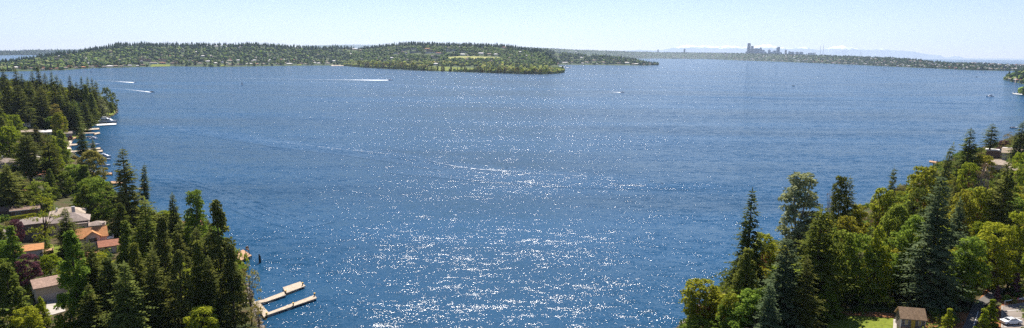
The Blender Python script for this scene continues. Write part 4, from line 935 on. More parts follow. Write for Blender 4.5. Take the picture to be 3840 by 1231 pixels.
# ---- left shore houses
o = house_root(262, 884, 'large grey-brown hip-roofed house in the left woods', extra=-4, depth=10)
block(o, 0, 0, 13.5, 10, 5.6, 'hip', 3.0, 'wall_cream', 'roof_grey', 0.7)
block(o, -1, 9.5, 12, 9, 6.6, 'hip', 2.6, 'wall_beige', 'roof_tan', 0.7); block(o, 9.6, -1.6, 5.5, 5.5, 2.8, 'hip', 1.6, 'wall_beige', 'roof_grey', 0.5)
block(o, 4.5, -6.0, 3.6, 2.0, 4.8, 'flat', 0, 'wall_beige', 'roof_grey', 0.3)
chimney(o, 1.5, 4.2, 6, 10.2, 0.6, 'wall_grey'); chimney(o, -4.5, 8, 7.5, 9.4, 0.3, 'trim')
for x in (-5, -2): window(o, x, -5, 3.3, 1.6, 1.3)
window(o, 4.5, -7.0, 2.6, 2.4, 1.4); window(o, 4.5, -7.0, 0.4, 2.4, 1.6)
o = house_root(338, 936, 'orange-roofed cream house with a gabled dormer window', extra=2, depth=8)
block(o, 0, 0, 11.5, 8, 4.8, 'gable', 2.6, 'wall_cream', 'roof_orange', 0.6)
block(o, 1.2, -3.6, 4.6, 2.4, 5.2, 'gable', 1.7, 'wall_cream', 'roof_orange', 0.45, 'y')
window(o, 1.2, -4.8, 2.9, 3.0, 1.7, 'trim'); window(o, -3.6, -4.0, 2.6, 1.6, 1.3); window(o, -3.6, -4.0, 0.3, 1.6, 1.3)
chimney(o, 5.4, 2.6, 4, 8.2, 0.45, 'wall_beige')
MB().box(5.9, 8.2, -1.5, 2.0, 2.5, 2.75).box(5.9, 6.0, -1.5, 2.0, 2.75, 3.7).box(8.1, 8.2, -1.5, 2, 2.75, 3.7).build('balcony', M['trim'], o)
o = house_root(412, 948, 'low brick-coloured roof beside the orange dormer house', extra=4, depth=6)
block(o, 0, 0, 6.4, 6.5, 2.6, 'gable', 1.5, 'wall_cream', 'roof_brick', 0.4); MB().box(-0.9, 1.4, -3.32, -3.24, 0, 2.1).build('garage_door', M['trim'], o)
o = house_root(120, 902, 'dark slate house with a white-framed window, behind the birch', extra=0, depth=8)
block(o, 0.8, 0, 9.5, 8, 6.4, 'hip', 2.0, 'wall_slate', 'roof_grey', 0.7)
window(o, 2.0, -4.0, 0.9, 2.6, 1.7, 'trim'); window(o, 0.0, -4.0, 4.0, 1.6, 1.2, 'trim')
MB().box(-8.5, -4.1, -3.2, 2.5, 2.7, 2.95).box(-8.5, -4.1, -3.25, -3.15, 3.85, 3.95).box(-8.5, -8.4, -3.2, 2.5, 3.85, 3.95).box(-8.5, -8.3, -3.2, -3.0, -1, 3.9).build('balcony', M['wall_slate'], o)
o = house_root(107, 968, 'low house with a bright orange roof and small chimney', extra=-3, depth=7)
block(o, 0, 0, 8.6, 7.5, 2.7, 'gable', 1.1, 'wall_cream', 'roof_orange', 0.5); chimney(o, -2.6, 1.4, 3, 5.0, 0.35, 'white_paint')
MB().box(4.9, 7.4, -3.5, 3.5, 0.6, 0.8).box(7.3, 7.4, -3.5, 3.5, 0.8, 1.7).box(4.9, 7.4, -3.5, -3.4, 0.8, 1.7).build('deck', M['deckbrown'], o); window(o, -2, -3.75, 0.8, 1.8, 1.2)
o = house_root(200, 1128, 'beige garage building with a ribbed brown tile roof', extra=8, depth=8, name='garage', cat='garage')
block(o, 0, 0, 8.0, 7.6, 4.8, 'gable', 1.5, 'wall_beige', 'roof_tile', 0.6)
MB().box(-2.6, 2.6, -3.86, -3.78, 0, 2.3).build('garage_door', M['wall_cream'], o); MB().box(-3.5, -3.3, -4.0, -3.8, 1.9, 2.3).build('lamp', M['darkwood'], o)
o = house_root(96, 812, 'low dark house with a flat brown roof behind the clipped hedge', extra=-2, depth=9)
block(o, 0, 0, 10.5, 9, 2.9, 'flat', 0, 'wall_brown', 'roof_brown', 0.5); MB().box(-5.75, 5.75, -5.08, -5.02, 2.95, 3.25).build('fascia', M['trim'], o); window(o, -2.5, -4.5, 0.9, 2, 1.2)
block(o, -6.5, 3, 6, 6, 2.6, 'gable', 1.3, 'wall_brown', 'roof_brown', 0.4)
o = house_root(20, 632, 'grey gabled roof with a chimney at the left edge', extra=0, depth=8)
block(o, 0, 0, 13, 8.5, 3.2, 'hip', 2.5, 'wall_cream', 'roof_grey', 0.6); chimney(o, -0.8, 0.8, 4, 7.2, 0.5, 'wall_grey'); window(o, 3.4, -4.25, 0.8, 2, 1.4); window(o, -3, -4.25, 0.8, 2, 1.4)
for px, py, w_, lb, rm, wm in ((137, 674, 9, 'terracotta roof showing between firs in the left woods', 'roof_brick', 'wall_beige'), (100, 738, 6, 'small brown roof at the foot of a bare-trunked fir', 'roof_brick', 'wall_brown'), (335, 1000, 6, 'brick-coloured roof half hidden below the orange dormer house', 'roof_brick', 'wall_cream'),
                           (97, 474, 6.5, 'small white cottage among tall firs on the far left', 'roof_white', 'wall_white'), (104, 508, 8, 'small brown gabled roof below the white cottage', 'roof_tan', 'wall_brown'), (171, 508, 9, 'pale house with a roof terrace in the left woods', 'roof_white', 'wall_white'),
                           (249, 513, 9, 'blue-grey cottage beside the small docks', 'roof_grey', 'wall_grey'), (2, 912, 5, 'grey house corner cut by the left edge', 'roof_grey', 'wall_white'), (727, 868, 8, 'salmon roof glimpsed through the trees of the left cove', 'roof_brick', 'wall_white')):
    o = house_root(px, py, lb, extra=0, depth=6); block(o, 0, 0, w_, 6.5, 2.8, 'gable', 1.4, wm, rm, 0.4); window(o, -w_ / 4, -3.25, 0.9, 1.4, 1.1); window(o, w_ / 4, -3.25, 0.9, 1.4, 1.1)
o = house_root(276, 504, 'small white garden shed above the boathouse lawn', depth=3, name='shed', cat='shed'); block(o, 0, 0, 4.2, 3.4, 3.0, 'gable', 1, 'wall_white', 'roof_grey', 0.2); MB().box(-0.5, 0.5, -1.78, -1.71, 0, 2).build('door', M['trim'], o)
# ---- right shore houses
o = house_root(3742, 652, 'tan hip-roofed house in the woods near the right edge', 'R', extra=2, depth=9, dz=1.5)
block(o, 0, 0, 11, 9, 3.4, 'hip', 2.6, 'wall_beige', 'roof_tan', 0.6); window(o, -3, -4.5, 0.9, 1.8, 1.4); window(o, 2, -4.5, 0.9, 1.8, 1.4)
o = house_root(3745, 590, 'white flat-roofed modern house behind the bare-trunked fir', 'R', extra=0, depth=9, dz=1.0)
block(o, -3, 0, 8, 8, 3.0, 'flat', 0, 'wall_brown', 'roof_white', 0.7); block(o, 6.5, 1, 9, 8, 4.4, 'gable', 0.7, 'wall_cream', 'roof_white', 0.6); chimney(o, 0.8, -2, 0, 4.6, 0.8)
window(o, 6.5, -3, 1.2, 5, 1.8)
o = house_root(3800, 600, 'tan shingled roof with a skylight near the right edge', 'R', extra=0, depth=9, dz=1.0)
block(o, 0, 0, 12, 9, 3.2, 'gable', 2.4, 'wall_cream', 'roof_tan', 0.6)
MB().add([(1.5, -3.2, 4.1), (3.2, -3.2, 4.1), (3.2, -1.8, 4.85), (1.5, -1.8, 4.85), (1.5, -3.2, 4.3), (3.2, -3.2, 4.3), (3.2, -1.8, 5.05), (1.5, -1.8, 5.05)], [(3, 2, 1, 0), (4, 5, 6, 7), (0, 1, 5, 4), (1, 2, 6, 5), (2, 3, 7, 6), (3, 0, 4, 7)]).build('skylight', M['glass'], o)
o = house_root(3812, 668, 'salmon-walled roof edge right of the tan hip roof', 'R', extra=0, depth=7, dz=1.0); block(o, 0, 0, 7, 7, 3, 'gable', 1.6, 'wall_pink', 'roof_tan', 0.5); window(o, 0, -3.5, 1, 2, 1.2)
o = house_root(3678, 672, 'white wall of a small house between madronas', 'R', extra=0, depth=5, dz=0.5); block(o, 0, 0, 3.4, 5, 4.2, 'gable', 1.0, 'wall_white', 'roof_tan', 0.3); window(o, 0, -2.5, 1.4, 1.2, 1.2)
# ---- log cabin
g = hit(3412, 1232, ['R']); o = empty('log_cabin', (g.x + 0.6, g.y + 1.2, g.z), R(-13)); tag(o, 'small log cabin with cedar shake roof and yellow door', 'cabin'); o.scale = (0.8, 0.8, 0.9)
m, n, l, out = newmat('chinked_logs'); b = n.new('ShaderNodeBsdfPrincipled'); l.new(b.outputs[0], out.inputs[0]); b.inputs['Roughness'].default_value = 0.9
tc = n.new('ShaderNodeTexCoord'); sp = n.new('ShaderNodeSeparateXYZ'); l.new(tc.outputs['Object'], sp.inputs[0])
mm = n.new('ShaderNodeMath'); mm.operation = 'MULTIPLY'; mm.inputs[1].default_value = 1 / 0.42; fr = n.new('ShaderNodeMath'); fr.operation = 'FRACT'; l.new(sp.outputs[2], mm.inputs[0]); l.new(mm.outputs[0], fr.inputs[0])
rr = ramp(n, [(0.70, (0.085, 0.055, 0.04)), (0.76, (0.45, 0.42, 0.38))]); l.new(fr.outputs[0], rr.inputs[0]); l.new(rr.outputs[0], b.inputs['Base Color']); M['logs'] = m
block(o, 0, 0, 6.2, 4.8, 3.0, 'gable', 2.0, 'logs', 'roof_shake', 0.45, base=1)
for x in (-1.75, 1.75): window(o, x, -2.4, 1.1, 0.85, 1.5, 'trim', 'yellow')
MB().box(-0.5, 0.55, -2.5, -2.41, 0.3, 2.6).build('door', M['yellow'], o); MB().box(-3.0, -1.4, -3.4, -2.45, -0.2, 0.7).box(0.9, 2.9, -3.0, -2.45, -0.2, 0.3).build('bench', M['deckbrown'], o)
MB().box(-0.9, 0.9, -3.3, -2.45, -0.5, 0.28).build('step', M['deckbrown'], o); MB().box(-3.25, -3.1, -2.56, -2.41, -1, 3.0).build('corner_post', M['trim'], o); MB().box(3.1, 3.25, -2.56, -2.41, -1, 3.0).build('corner_post', M['trim'], o)
# ------------------------------------------------------------------ ground patches
def patch(name, quads, mat, key, label, dz=0.15, n_=14, kind='structure'):
    V, Fs = [], []
    for q in quads:
        C = [hit(px, py, [key]) for px, py in q]; b = len(V)
        for i in range(n_ + 1):
            for j in range(n_ + 1):
                u, v = i / n_, j / n_; p = C[0] * (1 - u) * (1 - v) + C[1] * u * (1 - v) + C[2] * u * v + C[3] * (1 - u) * v
                V.append((p.x, p.y, zat(key, p.x, p.y) + dz))
        Fs += [(b + i * (n_ + 1) + j, b + (i + 1) * (n_ + 1) + j, b + (i + 1) * (n_ + 1) + j + 1, b + i * (n_ + 1) + j + 1) for i in range(n_) for j in range(n_)]
    return tag(link(name, mesh_np(name, V, Fs, True), M[mat]), label, kind=kind)
patch('lawn', [[(352, 446), (360, 452), (434, 428), (425, 400)], [(395, 398), (352, 446), (425, 400), (418, 398)]], 'lawn', 'L', 'mown lawn on the tip of the left point')
patch('lawn', [[(178, 962), (238, 970), (240, 922), (186, 918)]], 'lawn', 'L', 'small lawn below the birch')
patch('lawn', [[(96, 1120), (122, 1170), (128, 1100), (106, 1085)]], 'lawn', 'L', 'strip of lawn left of the driveway')
patch('lawn', [[(262, 512), (292, 520), (296, 502), (270, 500)]], 'lawn', 'L', 'small lawn above the docks')
patch('driveway', [[(170, 1190), (246, 1168), (236, 1128), (176, 1128)]], 'concrete', 'L', 'concrete driveway in front of the garage')
patch('path', [[(22, 580), (60, 590), (62, 562), (36, 556)]], 'concrete', 'L', 'pale path in the left woods')
patch('beach', [[(250, 545), (266, 548), (272, 524), (262, 528)], [(252, 560), (270, 566), (266, 548), (250, 545)]], 'sand', 'L', 'narrow sandy beach between the small docks')
patch('patio', [[(120, 600), (150, 604), (150, 584), (126, 580)]], 'concrete', 'L', 'pale patio in the left woods', 0.2)
patch('lawn', [[(3090, 1290), (3362, 1290), (3350, 1192), (3110, 1182)]], 'lawn', 'R', 'mown lawn beside the log cabin')
patch('mulch_bed', [[(3100, 1184), (3352, 1196), (3350, 1178), (3108, 1170)]], 'mulch', 'R', 'bark mulch strip behind the lawn', 0.2)
patch('mulch_bed', [[(3466, 1290), (3590, 1290), (3640, 1170), (3470, 1180)], [(3640, 1165), (3672, 1148), (3760, 1080), (3700, 1085)]], 'mulch', 'R', 'orange bark mulch between cabin and path', 0.12)
patch('path', [[(3586, 1290), (3632, 1290), (3690, 1150), (3650, 1140)], [(3650, 1140), (3690, 1150), (3775, 1086), (3735, 1080)]], 'asphalt', 'R', 'dark asphalt path running down to the woods', 0.22)
patch('concrete_strip', [[(3346, 1290), (3362, 1290), (3362, 1200), (3350, 1200)]], 'concrete', 'R', 'concrete strip on the left side of the log cabin', 0.22)
patch('planting_bed', [[(3640, 1290), (3752, 1290), (3752, 1150), (3700, 1150)], [(3752, 1152), (3900, 1128), (3900, 1085), (3770, 1100)]], 'mulch', 'R', 'planting bed around the parking lot', 0.14)
pk = patch('parking_lot', [[(3752, 1300), (3960, 1300), (3960, 1120), (3754, 1152)]], 'asphalt_warm', 'R', 'sunlit parking lot at the lower right corner', 0.30)
def pline(a, b, w_, mat, name, dz, key='R', label=None, h=0.01):
    A = hit(*a, [key]); B = hit(*b, [key]); d = (B - A); d.z = 0; L = d.length; d.normalize(); s = Vector((-d.y, d.x, 0)) * w_ / 2; V = []; n_ = 6
    for i in range(n_ + 1):
        p = A + (B - A) * i / n_; z = zat(key, p.x, p.y) + dz
        for q, zz in ((p - s, z), (p + s, z), (p + s, z + h), (p - s, z + h)): V.append((q.x, q.y, zz))
    Fs = [(i * 4 + k, (i + 1) * 4 + k, (i + 1) * 4 + (k + 1) % 4, i * 4 + (k + 1) % 4) for i in range(n_) for k in range(4)] + [(3, 2, 1, 0), (n_ * 4, n_ * 4 + 1, n_ * 4 + 2, n_ * 4 + 3)]
    return tag(link(name, mesh_np(name, V, Fs), M[mat]), label, kind='structure')
for k, (a, b) in enumerate((((3764, 1172), (3830, 1166)), ((3764, 1201), (3832, 1195)), ((3764, 1231), (3832, 1224)))): pline(a, b, 0.14, 'white_paint', 'road_marking', 0.32, label='white painted bay line, %s from the gate' % ('first', 'second', 'third')[k])
pline((3756, 1290), (3757, 1152), 0.2, 'concrete', 'kerb', 0.30, label='kerb along the left side of the parking lot', h=0.14)
pline((3634, 1280), (3668, 1172), 0.12, 'white_paint', 'kerb', 0.24, label='pale kerb on the right edge of the asphalt path', h=0.08)
# shore rocks along the lawn tip (uncountable rubble)
mb = MB(); rr_ = random.Random(4)
for px, py in [(438, 416), (436, 424), (430, 430), (420, 436), (410, 441), (400, 445), (390, 449), (378, 453), (366, 456), (352, 463), (345, 470), (440, 410), (432, 403), (425, 401)]:
    for k in range(5):
        x, y = w2(px + rr_.uniform(-5, 5), py + rr_.uniform(-1.5, 1.5)); q = rr_.uniform(0.6, 1.4)
        mb.loft([[(x + q * f * math.cos(a), y + q * f * math.sin(a) * 0.9, z) for a in np.arange(6) + k] for z, f in ((-0.5, 1), (0.5 * q, 0.95), (0.9 * q, 0.5))])
tag(mb.build('rock_rubble', M['rock']), 'rubble rocks along the edge of the grassy point', kind='stuff')
mb = MB()
for poly_, n_ in ((LEFT[7:31], 460), (RIGHT[1:14], 300)):
    for k in range(n_):
        i = rr_.randrange(len(poly_) - 1); t = rr_.random(); x = poly_[i][0] * (1 - t) + poly_[i + 1][0] * t + rr_.uniform(-1, 1); y = poly_[i][1] * (1 - t) + poly_[i + 1][1] * t + rr_.uniform(-1, 1); q = rr_.uniform(0.3, 1.0)
        mb.loft([[(x + q * f * math.cos(a), y + q * f * math.sin(a) * 0.8, z) for a in np.arange(6) * 1.05 + k] for z, f in ((-0.3, 1), (0.3 * q, 0.9), (0.6 * q, 0.4))])
tag(mb.build('shore_stones', M['rock']), 'stones scattered along the near shores', kind='stuff')
# ------------------------------------------------------------------ docks
def quad_deck(root, name, q, z0, z1, mat):
    P_ = [at_z(px, py, z1) for px, py in q]; o = root.location
    return MB().poly([(p[0] - o[0], p[1] - o[1]) for p in P_], z0, z1).build(name, M[mat], root)
def dock(quads, piles, label, mat='deckwood', z=0.75, th=0.35, name='dock', group=None, pr=0.16, ph=1.6, ptop=None):
    c = np.mean([at_z(px, py, z) for q in quads for px, py in q], 0); o = empty(name, (c[0], c[1], 0)); tag(o, label, 'dock', group)
    zz = z
    for q in quads: quad_deck(o, 'deck', q, zz - th, zz, mat); zz += 0.012
    for px, py in piles:
        p = at_z(px, py, z); po = MB().tube((p[0] - c[0], p[1] - c[1], -1.5), (p[0] - c[0], p[1] - c[1], ph), pr, pr * 0.9, 8).build('pile', M['darkwood'], o)
        if ptop: MB().tube((p[0] - c[0], p[1] - c[1], ph), (p[0] - c[0], p[1] - c[1], ph + 0.25), pr * 1.6, pr * 1.6, 8).build('pile_cap', M[ptop], po)
    return o
dock([[(990, 1122), (1064, 1094), (1072, 1106), (998, 1132)], [(1060, 1078), (1126, 1056), (1146, 1072), (1072, 1100)], [(957, 1139), (977, 1138), (1010, 1174), (990, 1190)], [(990, 1186), (1000, 1174), (1180, 1106), (1188, 1118)], [(905, 1136), (960, 1130), (992, 1122), (998, 1132), (906, 1146)]],
     [(1135, 1070), (1180, 1110), (1000, 1184), (1072, 1100), (1100, 1146)], 'pale forked timber dock at the left cove with two long fingers', pr=0.2, ph=1.5, ptop='yellow')
dk = dock([[(862, 958), (912, 936), (944, 958), (905, 976)]], [(942, 958), (905, 974)], 'brown plank deck with a lifeguard chair at the left cove', 'deckbrown', z=1.2, th=0.4, ph=1.0)
p = at_z(928, 955, 1.2); o = empty('lifeguard_chair', (p[0], p[1], 1.2), R(20)); tag(o, 'tall wooden lifeguard chair standing on the brown deck', 'chair')
for sx in (-1, 1):
    for sy in (-1, 1): MB().tube((sx * 0.75, sy * 0.65, 0), (sx * 0.45, sy * 0.4, 2.1 if sy < 0 else 3.2), 0.09, 0.08, 6).build('leg', M['darkwood'], o)
MB().box(-0.55, 0.55, -0.5, 0.5, 2.05, 2.17).build('seat', M['deckbrown'], o); MB().box(-0.5, 0.5, 0.36, 0.44, 2.3, 3.2).build('backrest', M['deckbrown'], o)
MB().box(-0.62, 0.62, -0.56, -0.46, 0.7, 0.85).box(-0.56, 0.56, -0.5, -0.4, 1.35, 1.5).build('footrest', M['deckbrown'], o)
p = at_z(973, 985, 0); tag(MB().tube((0, 0, -2), (0.05, 0, 3.2), 0.32, 0.26, 9).tube((0.5, 0.2, -2), (0.3, 0.1, 2.6), 0.28, 0.22, 9).tube((0, 0, 3.2), (0.05, 0, 3.45), 0.26, 0.06, 9).build('mooring_piling', M['darkwood'], None, (p[0], p[1], 0)), 'dark bundled mooring piling standing alone in the water', 'piling')
SD = [([[(318, 483), (372, 480), (373, 485), (319, 488)]], 'topmost short dock below the yacht'),
      ([[(270, 515), (296, 511), (297, 516), (271, 521)]], 'short dock at the small lawn'),
      ([[(250, 541), (290, 539), (291, 544), (251, 547)]], 'narrow dock reaching out from the sandy beach'),
      ([[(265, 566), (376, 553), (378, 558), (266, 571)], [(292, 568), (298, 567), (306, 580), (300, 582)]], 'long pale dock, upper one of the parallel pair'),
      ([[(300, 572), (384, 562), (386, 568), (302, 578)]], 'long pale dock, lower one of the parallel pair'),
      ([[(388, 648), (420, 647), (421, 653), (389, 655)]], 'short brown dock left of the very large dark fir'),
      ([[(520, 704), (548, 702), (550, 708), (522, 710)]], 'small pale dock glimpsed right of the very large dark fir'),
      ([[(415, 680), (470, 678), (472, 686), (417, 688)]], 'brown dock hidden behind the very large dark fir'),
      ([[(3266, 753), (3300, 757), (3298, 763), (3262, 758)]], 'small dock seen through a gap in the right woods'),
      ([[(3376, 695), (3408, 702), (3404, 708), (3372, 700)]], 'short dock at the middle of the right shore'),
      ([[(3486, 602), (3515, 606), (3512, 611), (3484, 607)]], 'brown dock left of the leaning fir on the right shore')]
for q, lb in SD:
    e = q[0]; dock(q, [e[1], e[2], ((e[0][0] + e[1][0]) / 2, (e[0][1] + e[1][1]) / 2)], lb, 'deckwood' if 'pale' in lb or 'topmost' in lb or 'narrow' in lb else 'deckbrown', ph=1.8, pr=0.2)
bh = dock([[(352, 499), (374, 495), (376, 500), (354, 505)]], [(374, 498)], 'pale dock beside the flat-roofed boathouse', ph=1.6)
c = at_z(332, 512, 0); o = empty('boathouse', (c[0], c[1], 0), facing(c[0], c[1], -10)); tag(o, 'open boathouse with a flat white roof by the docks', 'boathouse')
MB().box(-5, 5, -3, 3, 3.0, 3.3).build('roof', M['roof_tan'], o)
for sx in (-4.7, 0, 4.7):
    for sy in (-2.7, 2.7): MB().box(sx - 0.12, sx + 0.12, sy - 0.12, sy + 0.12, -1, 2.99).build('post', M['darkwood'], o)
# ------------------------------------------------------------------ boats
def hull_secs(L, B, Hh, n=9, draft=0.3):
    secs = []
    for i in range(n):
        t = i / (n - 1); x = -L / 2 + L * t; w_ = B / 2 * (1 if t < 0.5 else max(0.03, 1 - ((t - 0.5) / 0.5) ** 2.2)); sh = Hh * (1 + 0.35 * t * t)
        secs.append([(x, -w_, sh), (x - 0.0, -w_ * 0.9, sh * 0.4), (x - 0.02 * L * t, -w_ * 0.45, -draft), (x - 0.02 * L * t, w_ * 0.45, -draft), (x, w_ * 0.9, sh * 0.4), (x, w_, sh)])
    return secs
def boat(px, py, L, head, label, kind='runabout', group=None, hull='gelcoat', cat='boat', name=None):
    p = at_z(px, py, 0); o = empty(name or dict(runabout='speedboat', cruiser='cabin_cruiser', sail='sailboat', yacht='yacht')[kind], (p[0], p[1], 0), R(head)); tag(o, label, cat, group)
    B = L * (0.3 if kind != 'sail' else 0.26); Hh = max(0.7, L * 0.11)
    MB().loft(hull_secs(L, B, Hh)).build('hull', M[hull], o, smooth=False)
    if kind == 'runabout':
        MB().loft([[(x, -B * w_ , Hh * 1.03), (x, B * w_, Hh * 1.03), (x + 0.02, B * w_ * 0.8, z), (x + 0.02, -B * w_ * 0.8, z)] for x, w_, z in ((L * 0.02, 0.36, Hh + 0.75), (L * 0.16, 0.33, Hh + 0.12))]).build('windshield', M['glass'], o)
        MB().box(-L * 0.34, -L * 0.04, -B * 0.34, B * 0.34, Hh * 1.02, Hh + 0.35).build('seat', M['wall_brown'], o); MB().box(-L * 0.52, -L * 0.44, -B * 0.12, B * 0.12, 0, Hh + 0.5).build('outboard_motor', M['darkhull'], o)
    elif kind in ('cruiser', 'yacht'):
        def house_(x0, x1, w_, z0, z1, rake):
            return [[(x0, -w_, z0), (x0, w_, z0), (x0 + rake * 0.3, w_ * 0.86, z1), (x0 + rake * 0.3, -w_ * 0.86, z1)], [(x1, -w_ * 0.8, z0), (x1, w_ * 0.8, z0), (x1 - rake, w_ * 0.6, z1), (x1 - rake, -w_ * 0.6, z1)]]
        z1 = Hh + L * 0.10
        cb = MB().loft(house_(-L * 0.32, L * 0.28, B * 0.38, Hh * 1.02, z1, L * 0.12)).build('cabin', M['gelcoat'], o)
        MB().loft([[(-L * 0.26, -B * 0.385, Hh * 1.3), (-L * 0.26, B * 0.385, Hh * 1.3), (-L * 0.26, B * 0.372, z1 * 0.88), (-L * 0.26, -B * 0.372, z1 * 0.88)], [(L * 0.16, -B * 0.345, Hh * 1.3), (L * 0.16, B * 0.345, Hh * 1.3), (L * 0.12, B * 0.33, z1 * 0.88), (L * 0.12, -B * 0.33, z1 * 0.88)]]).build('window', M['glass'], cb)
        MB().loft(house_(-L * 0.24, L * 0.06, B * 0.28, z1, z1 + L * 0.05, L * 0.05)).build('flybridge', M['gelcoat'], o)
        MB().box(-L * 0.2, -L * 0.02, -B * 0.26, B * 0.26, z1 + L * 0.085, z1 + L * 0.095).tube((-L * 0.18, 0, z1), (-L * 0.19, 0, z1 + L * 0.09), 0.08, 0.08).tube((-L * 0.04, 0, z1), (-L * 0.05, 0, z1 + L * 0.09), 0.08, 0.08).build('hardtop', M['gelcoat'], o)
    else:
        MB().tube((L * 0.08, 0, Hh), (L * 0.08, 0, L * 1.25), 0.09, 0.05).build('mast', M['trim'], o)
        MB().add([(L * 0.06, 0.0, Hh + 1), (-L * 0.42, 0.15, Hh + 1), (L * 0.07, 0, L * 1.2), (L * 0.06, 0.06, Hh + 1), (-L * 0.42, 0.21, Hh + 1), (L * 0.07, 0.06, L * 1.2)], [(0, 1, 2), (5, 4, 3), (0, 3, 4, 1), (1, 4, 5, 2), (2, 5, 3, 0)]).build('mainsail', M['wall_white'], o)
        MB().add([(L * 0.12, 0, Hh + 0.6), (L * 0.48, 0.0, Hh + 0.5), (L * 0.09, 0, L * 1.05), (L * 0.12, 0.05, Hh + 0.6), (L * 0.48, 0.05, Hh + 0.5), (L * 0.09, 0.05, L * 1.05)], [(2, 1, 0), (3, 4, 5), (0, 1, 4, 3), (1, 2, 5, 4), (2, 0, 3, 5)]).build('jib', M['wall_white'], o)
        MB().box(-L * 0.2, L * 0.15, -B * 0.25, B * 0.25, Hh, Hh + 0.5).build('cabin', M['gelcoat'], o)
    return o
boat(1463, 301, 15, 4, 'white cabin cruiser trailing a long white wake below the park', 'cruiser')
boat(507, 310, 9, -3, 'small speedboat with a white wake, upper one of two near the left point', 'runabout')
boat(571, 346, 9, -8, 'small speedboat with a white wake, lower one of two near the left point', 'runabout', hull='darkhull')
boat(2334, 347, 9, -4, 'speedboat with a short wake right of the centre of the lake', 'runabout')
boat(3712, 362, 14, 165, 'white cabin cruiser heading left below the right headland', 'cruiser')
boat(3802, 481, 9, 5, 'white runabout in the water by the right edge', 'runabout')
boat(3246, 272, 11, 70, 'white sailboat alone in front of the far right shore', 'sail')
boat(2594, 226, 20, 60, 'tall white sail against the far shore left of the skyline', 'sail')
boat(908, 319, 7, 60, 'small sailboat on the left half of the lake', 'sail')
boat(342, 271, 10, 0, 'small dark boat near the island houses at left', 'runabout', hull='darkhull')
boat(3036, 243, 16, 80, 'tiny white sail under the far right shore', 'sail')
boat(3690, 272, 16, 0, 'small white boat before the two shore towers', 'cruiser')
boat(3316, 263, 14, 0, 'tiny dark boat right of the lone white sailboat', 'runabout', hull='darkhull')
boat(3662, 290, 10, 180, 'tiny dark boat with a thin wake left of the right headland', 'runabout', hull='darkhull')
boat(2976, 323, 8, 20, 'tiny boat adrift on open water below the skyline', 'runabout', hull='darkhull')
boat(402, 461, 22, 4, 'large white motor yacht moored below the grassy point', 'yacht')
dock([[(362, 466), (436, 462), (436, 467), (363, 471)], [(352, 462), (366, 463), (366, 470), (353, 468)]], [(434, 463), (400, 466), (370, 469)], 'white dock alongside the large motor yacht', 'white_paint')
for k, (px, py, L, lb) in enumerate(((394, 590, 10, 'white motorboat moored left of the large dark fir, upper of two'), (396, 600, 8, 'white motorboat moored left of the large dark fir, lower of two'), (394, 623, 8, 'small boat with a dark seated load left of the large fir'), (342, 517, 9, 'white boat moored beside the boathouse'), (352, 522, 7, 'small covered boat just below the boathouse'), (352, 545, 9, 'white boat moored behind the slim dark fir'))):
    boat(px, py, L, -5 + 4 * k, lb, 'cruiser' if k in (0, 4) else 'runabout')
tag(MB().tube((0, 0, -0.5), (0, 0, 1.4), 0.9, 0.7, 10).tube((0, 0, 1.4), (0, 0, 4.0), 0.2, 0.1, 8).box(-0.5, 0.5, -0.1, 0.1, 3.2, 4.2).build('buoy', M['red'], None, tuple(at_z(1842, 318, 0))), 'small red channel buoy in the middle of the lake', 'buoy')
# ------------------------------------------------------------------ wakes, painted wave glints and ripple trains
def foam_glint_strip(pts, label, z=0.10):
    """pts: (px, py, half width px in y, density)"""
    V, D_ = [], []; pp = []
    for i in range(len(pts) - 1):
        for k in range(14):
            t = k / 14; pp.append([a * (1 - t) + b * t for a, b in zip(pts[i], pts[i + 1])])
    pp.append(pts[-1])
    for px, py, hw, de in pp:
        for f, dd in ((-1, 0.25), (-0.5, 0.9), (0, 1), (0.5, 0.9), (1, 0.25)):
            p = at_z(px, py + f * hw, z); V.append(p); D_.append(de * dd)
    n_ = len(pp); Fs = [(i * 5 + j, (i + 1) * 5 + j, (i + 1) * 5 + j + 1, i * 5 + j + 1) for i in range(n_ - 1) for j in range(4)]
    me = mesh_np('wake_and_glints', V, Fs); at = me.attributes.new('dens', 'FLOAT', 'POINT'); at.data.foreach_set('value', D_)
    tag(link('wake_and_glints', me, M['foam_glint']), label, kind='stuff')
foam_glint_strip([(1456, 301, 1.6, 0.75), (1400, 301, 2.4, 0.68), (1330, 300, 2.2, 0.55), (1240, 299, 1.5, 0.48), (1000, 296, 1.0, 0.45), (640, 290, 0.8, 0.42)], 'long white wake behind the cruiser below the park')
foam_glint_strip([(503, 310, 1.6, 0.8), (470, 308, 1.8, 0.62), (430, 305, 1.0, 0.50), (340, 302, 0.8, 0.44)], 'white wake of the upper small speedboat')
foam_glint_strip([(567, 346, 1.8, 0.75), (540, 343, 2.0, 0.6), (480, 336, 1.0, 0.50), (390, 329, 0.8, 0.44)], 'white wake of the lower small speedboat')
foam_glint_strip([(2328, 347, 1.6, 0.72), (2300, 346, 1.6, 0.5), (2240, 344, 1.2, 0.38)], 'short wake of the mid-lake speedboat')
foam_glint_strip([(3706, 361, 2.2, 0.7), (3722, 362, 1.5, 0.45), (3780, 368, 1.0, 0.36)], 'wake of the cruiser by the right headland')
foam_glint_strip([(3665, 290, 0.8, 0.5), (3720, 289, 0.8, 0.42), (3800, 286, 0.7, 0.36)], 'thin pale wake left of the right headland')
foam_glint_strip([(1600, 598, 1.0, 0.44), (1650, 612, 1.1, 0.53), (1720, 626, 1.3, 0.56), (1800, 635, 1.3, 0.57), (1850, 638, 1.2, 0.58), (1920, 642, 1.0, 0.50), (2100, 655, 0.9, 0.46), (2400, 672, 0.8, 0.44)], 'painted white glints on the curved waves in mid-lake', 0.4)  # white colour stands in for sun glints on the old boat waves
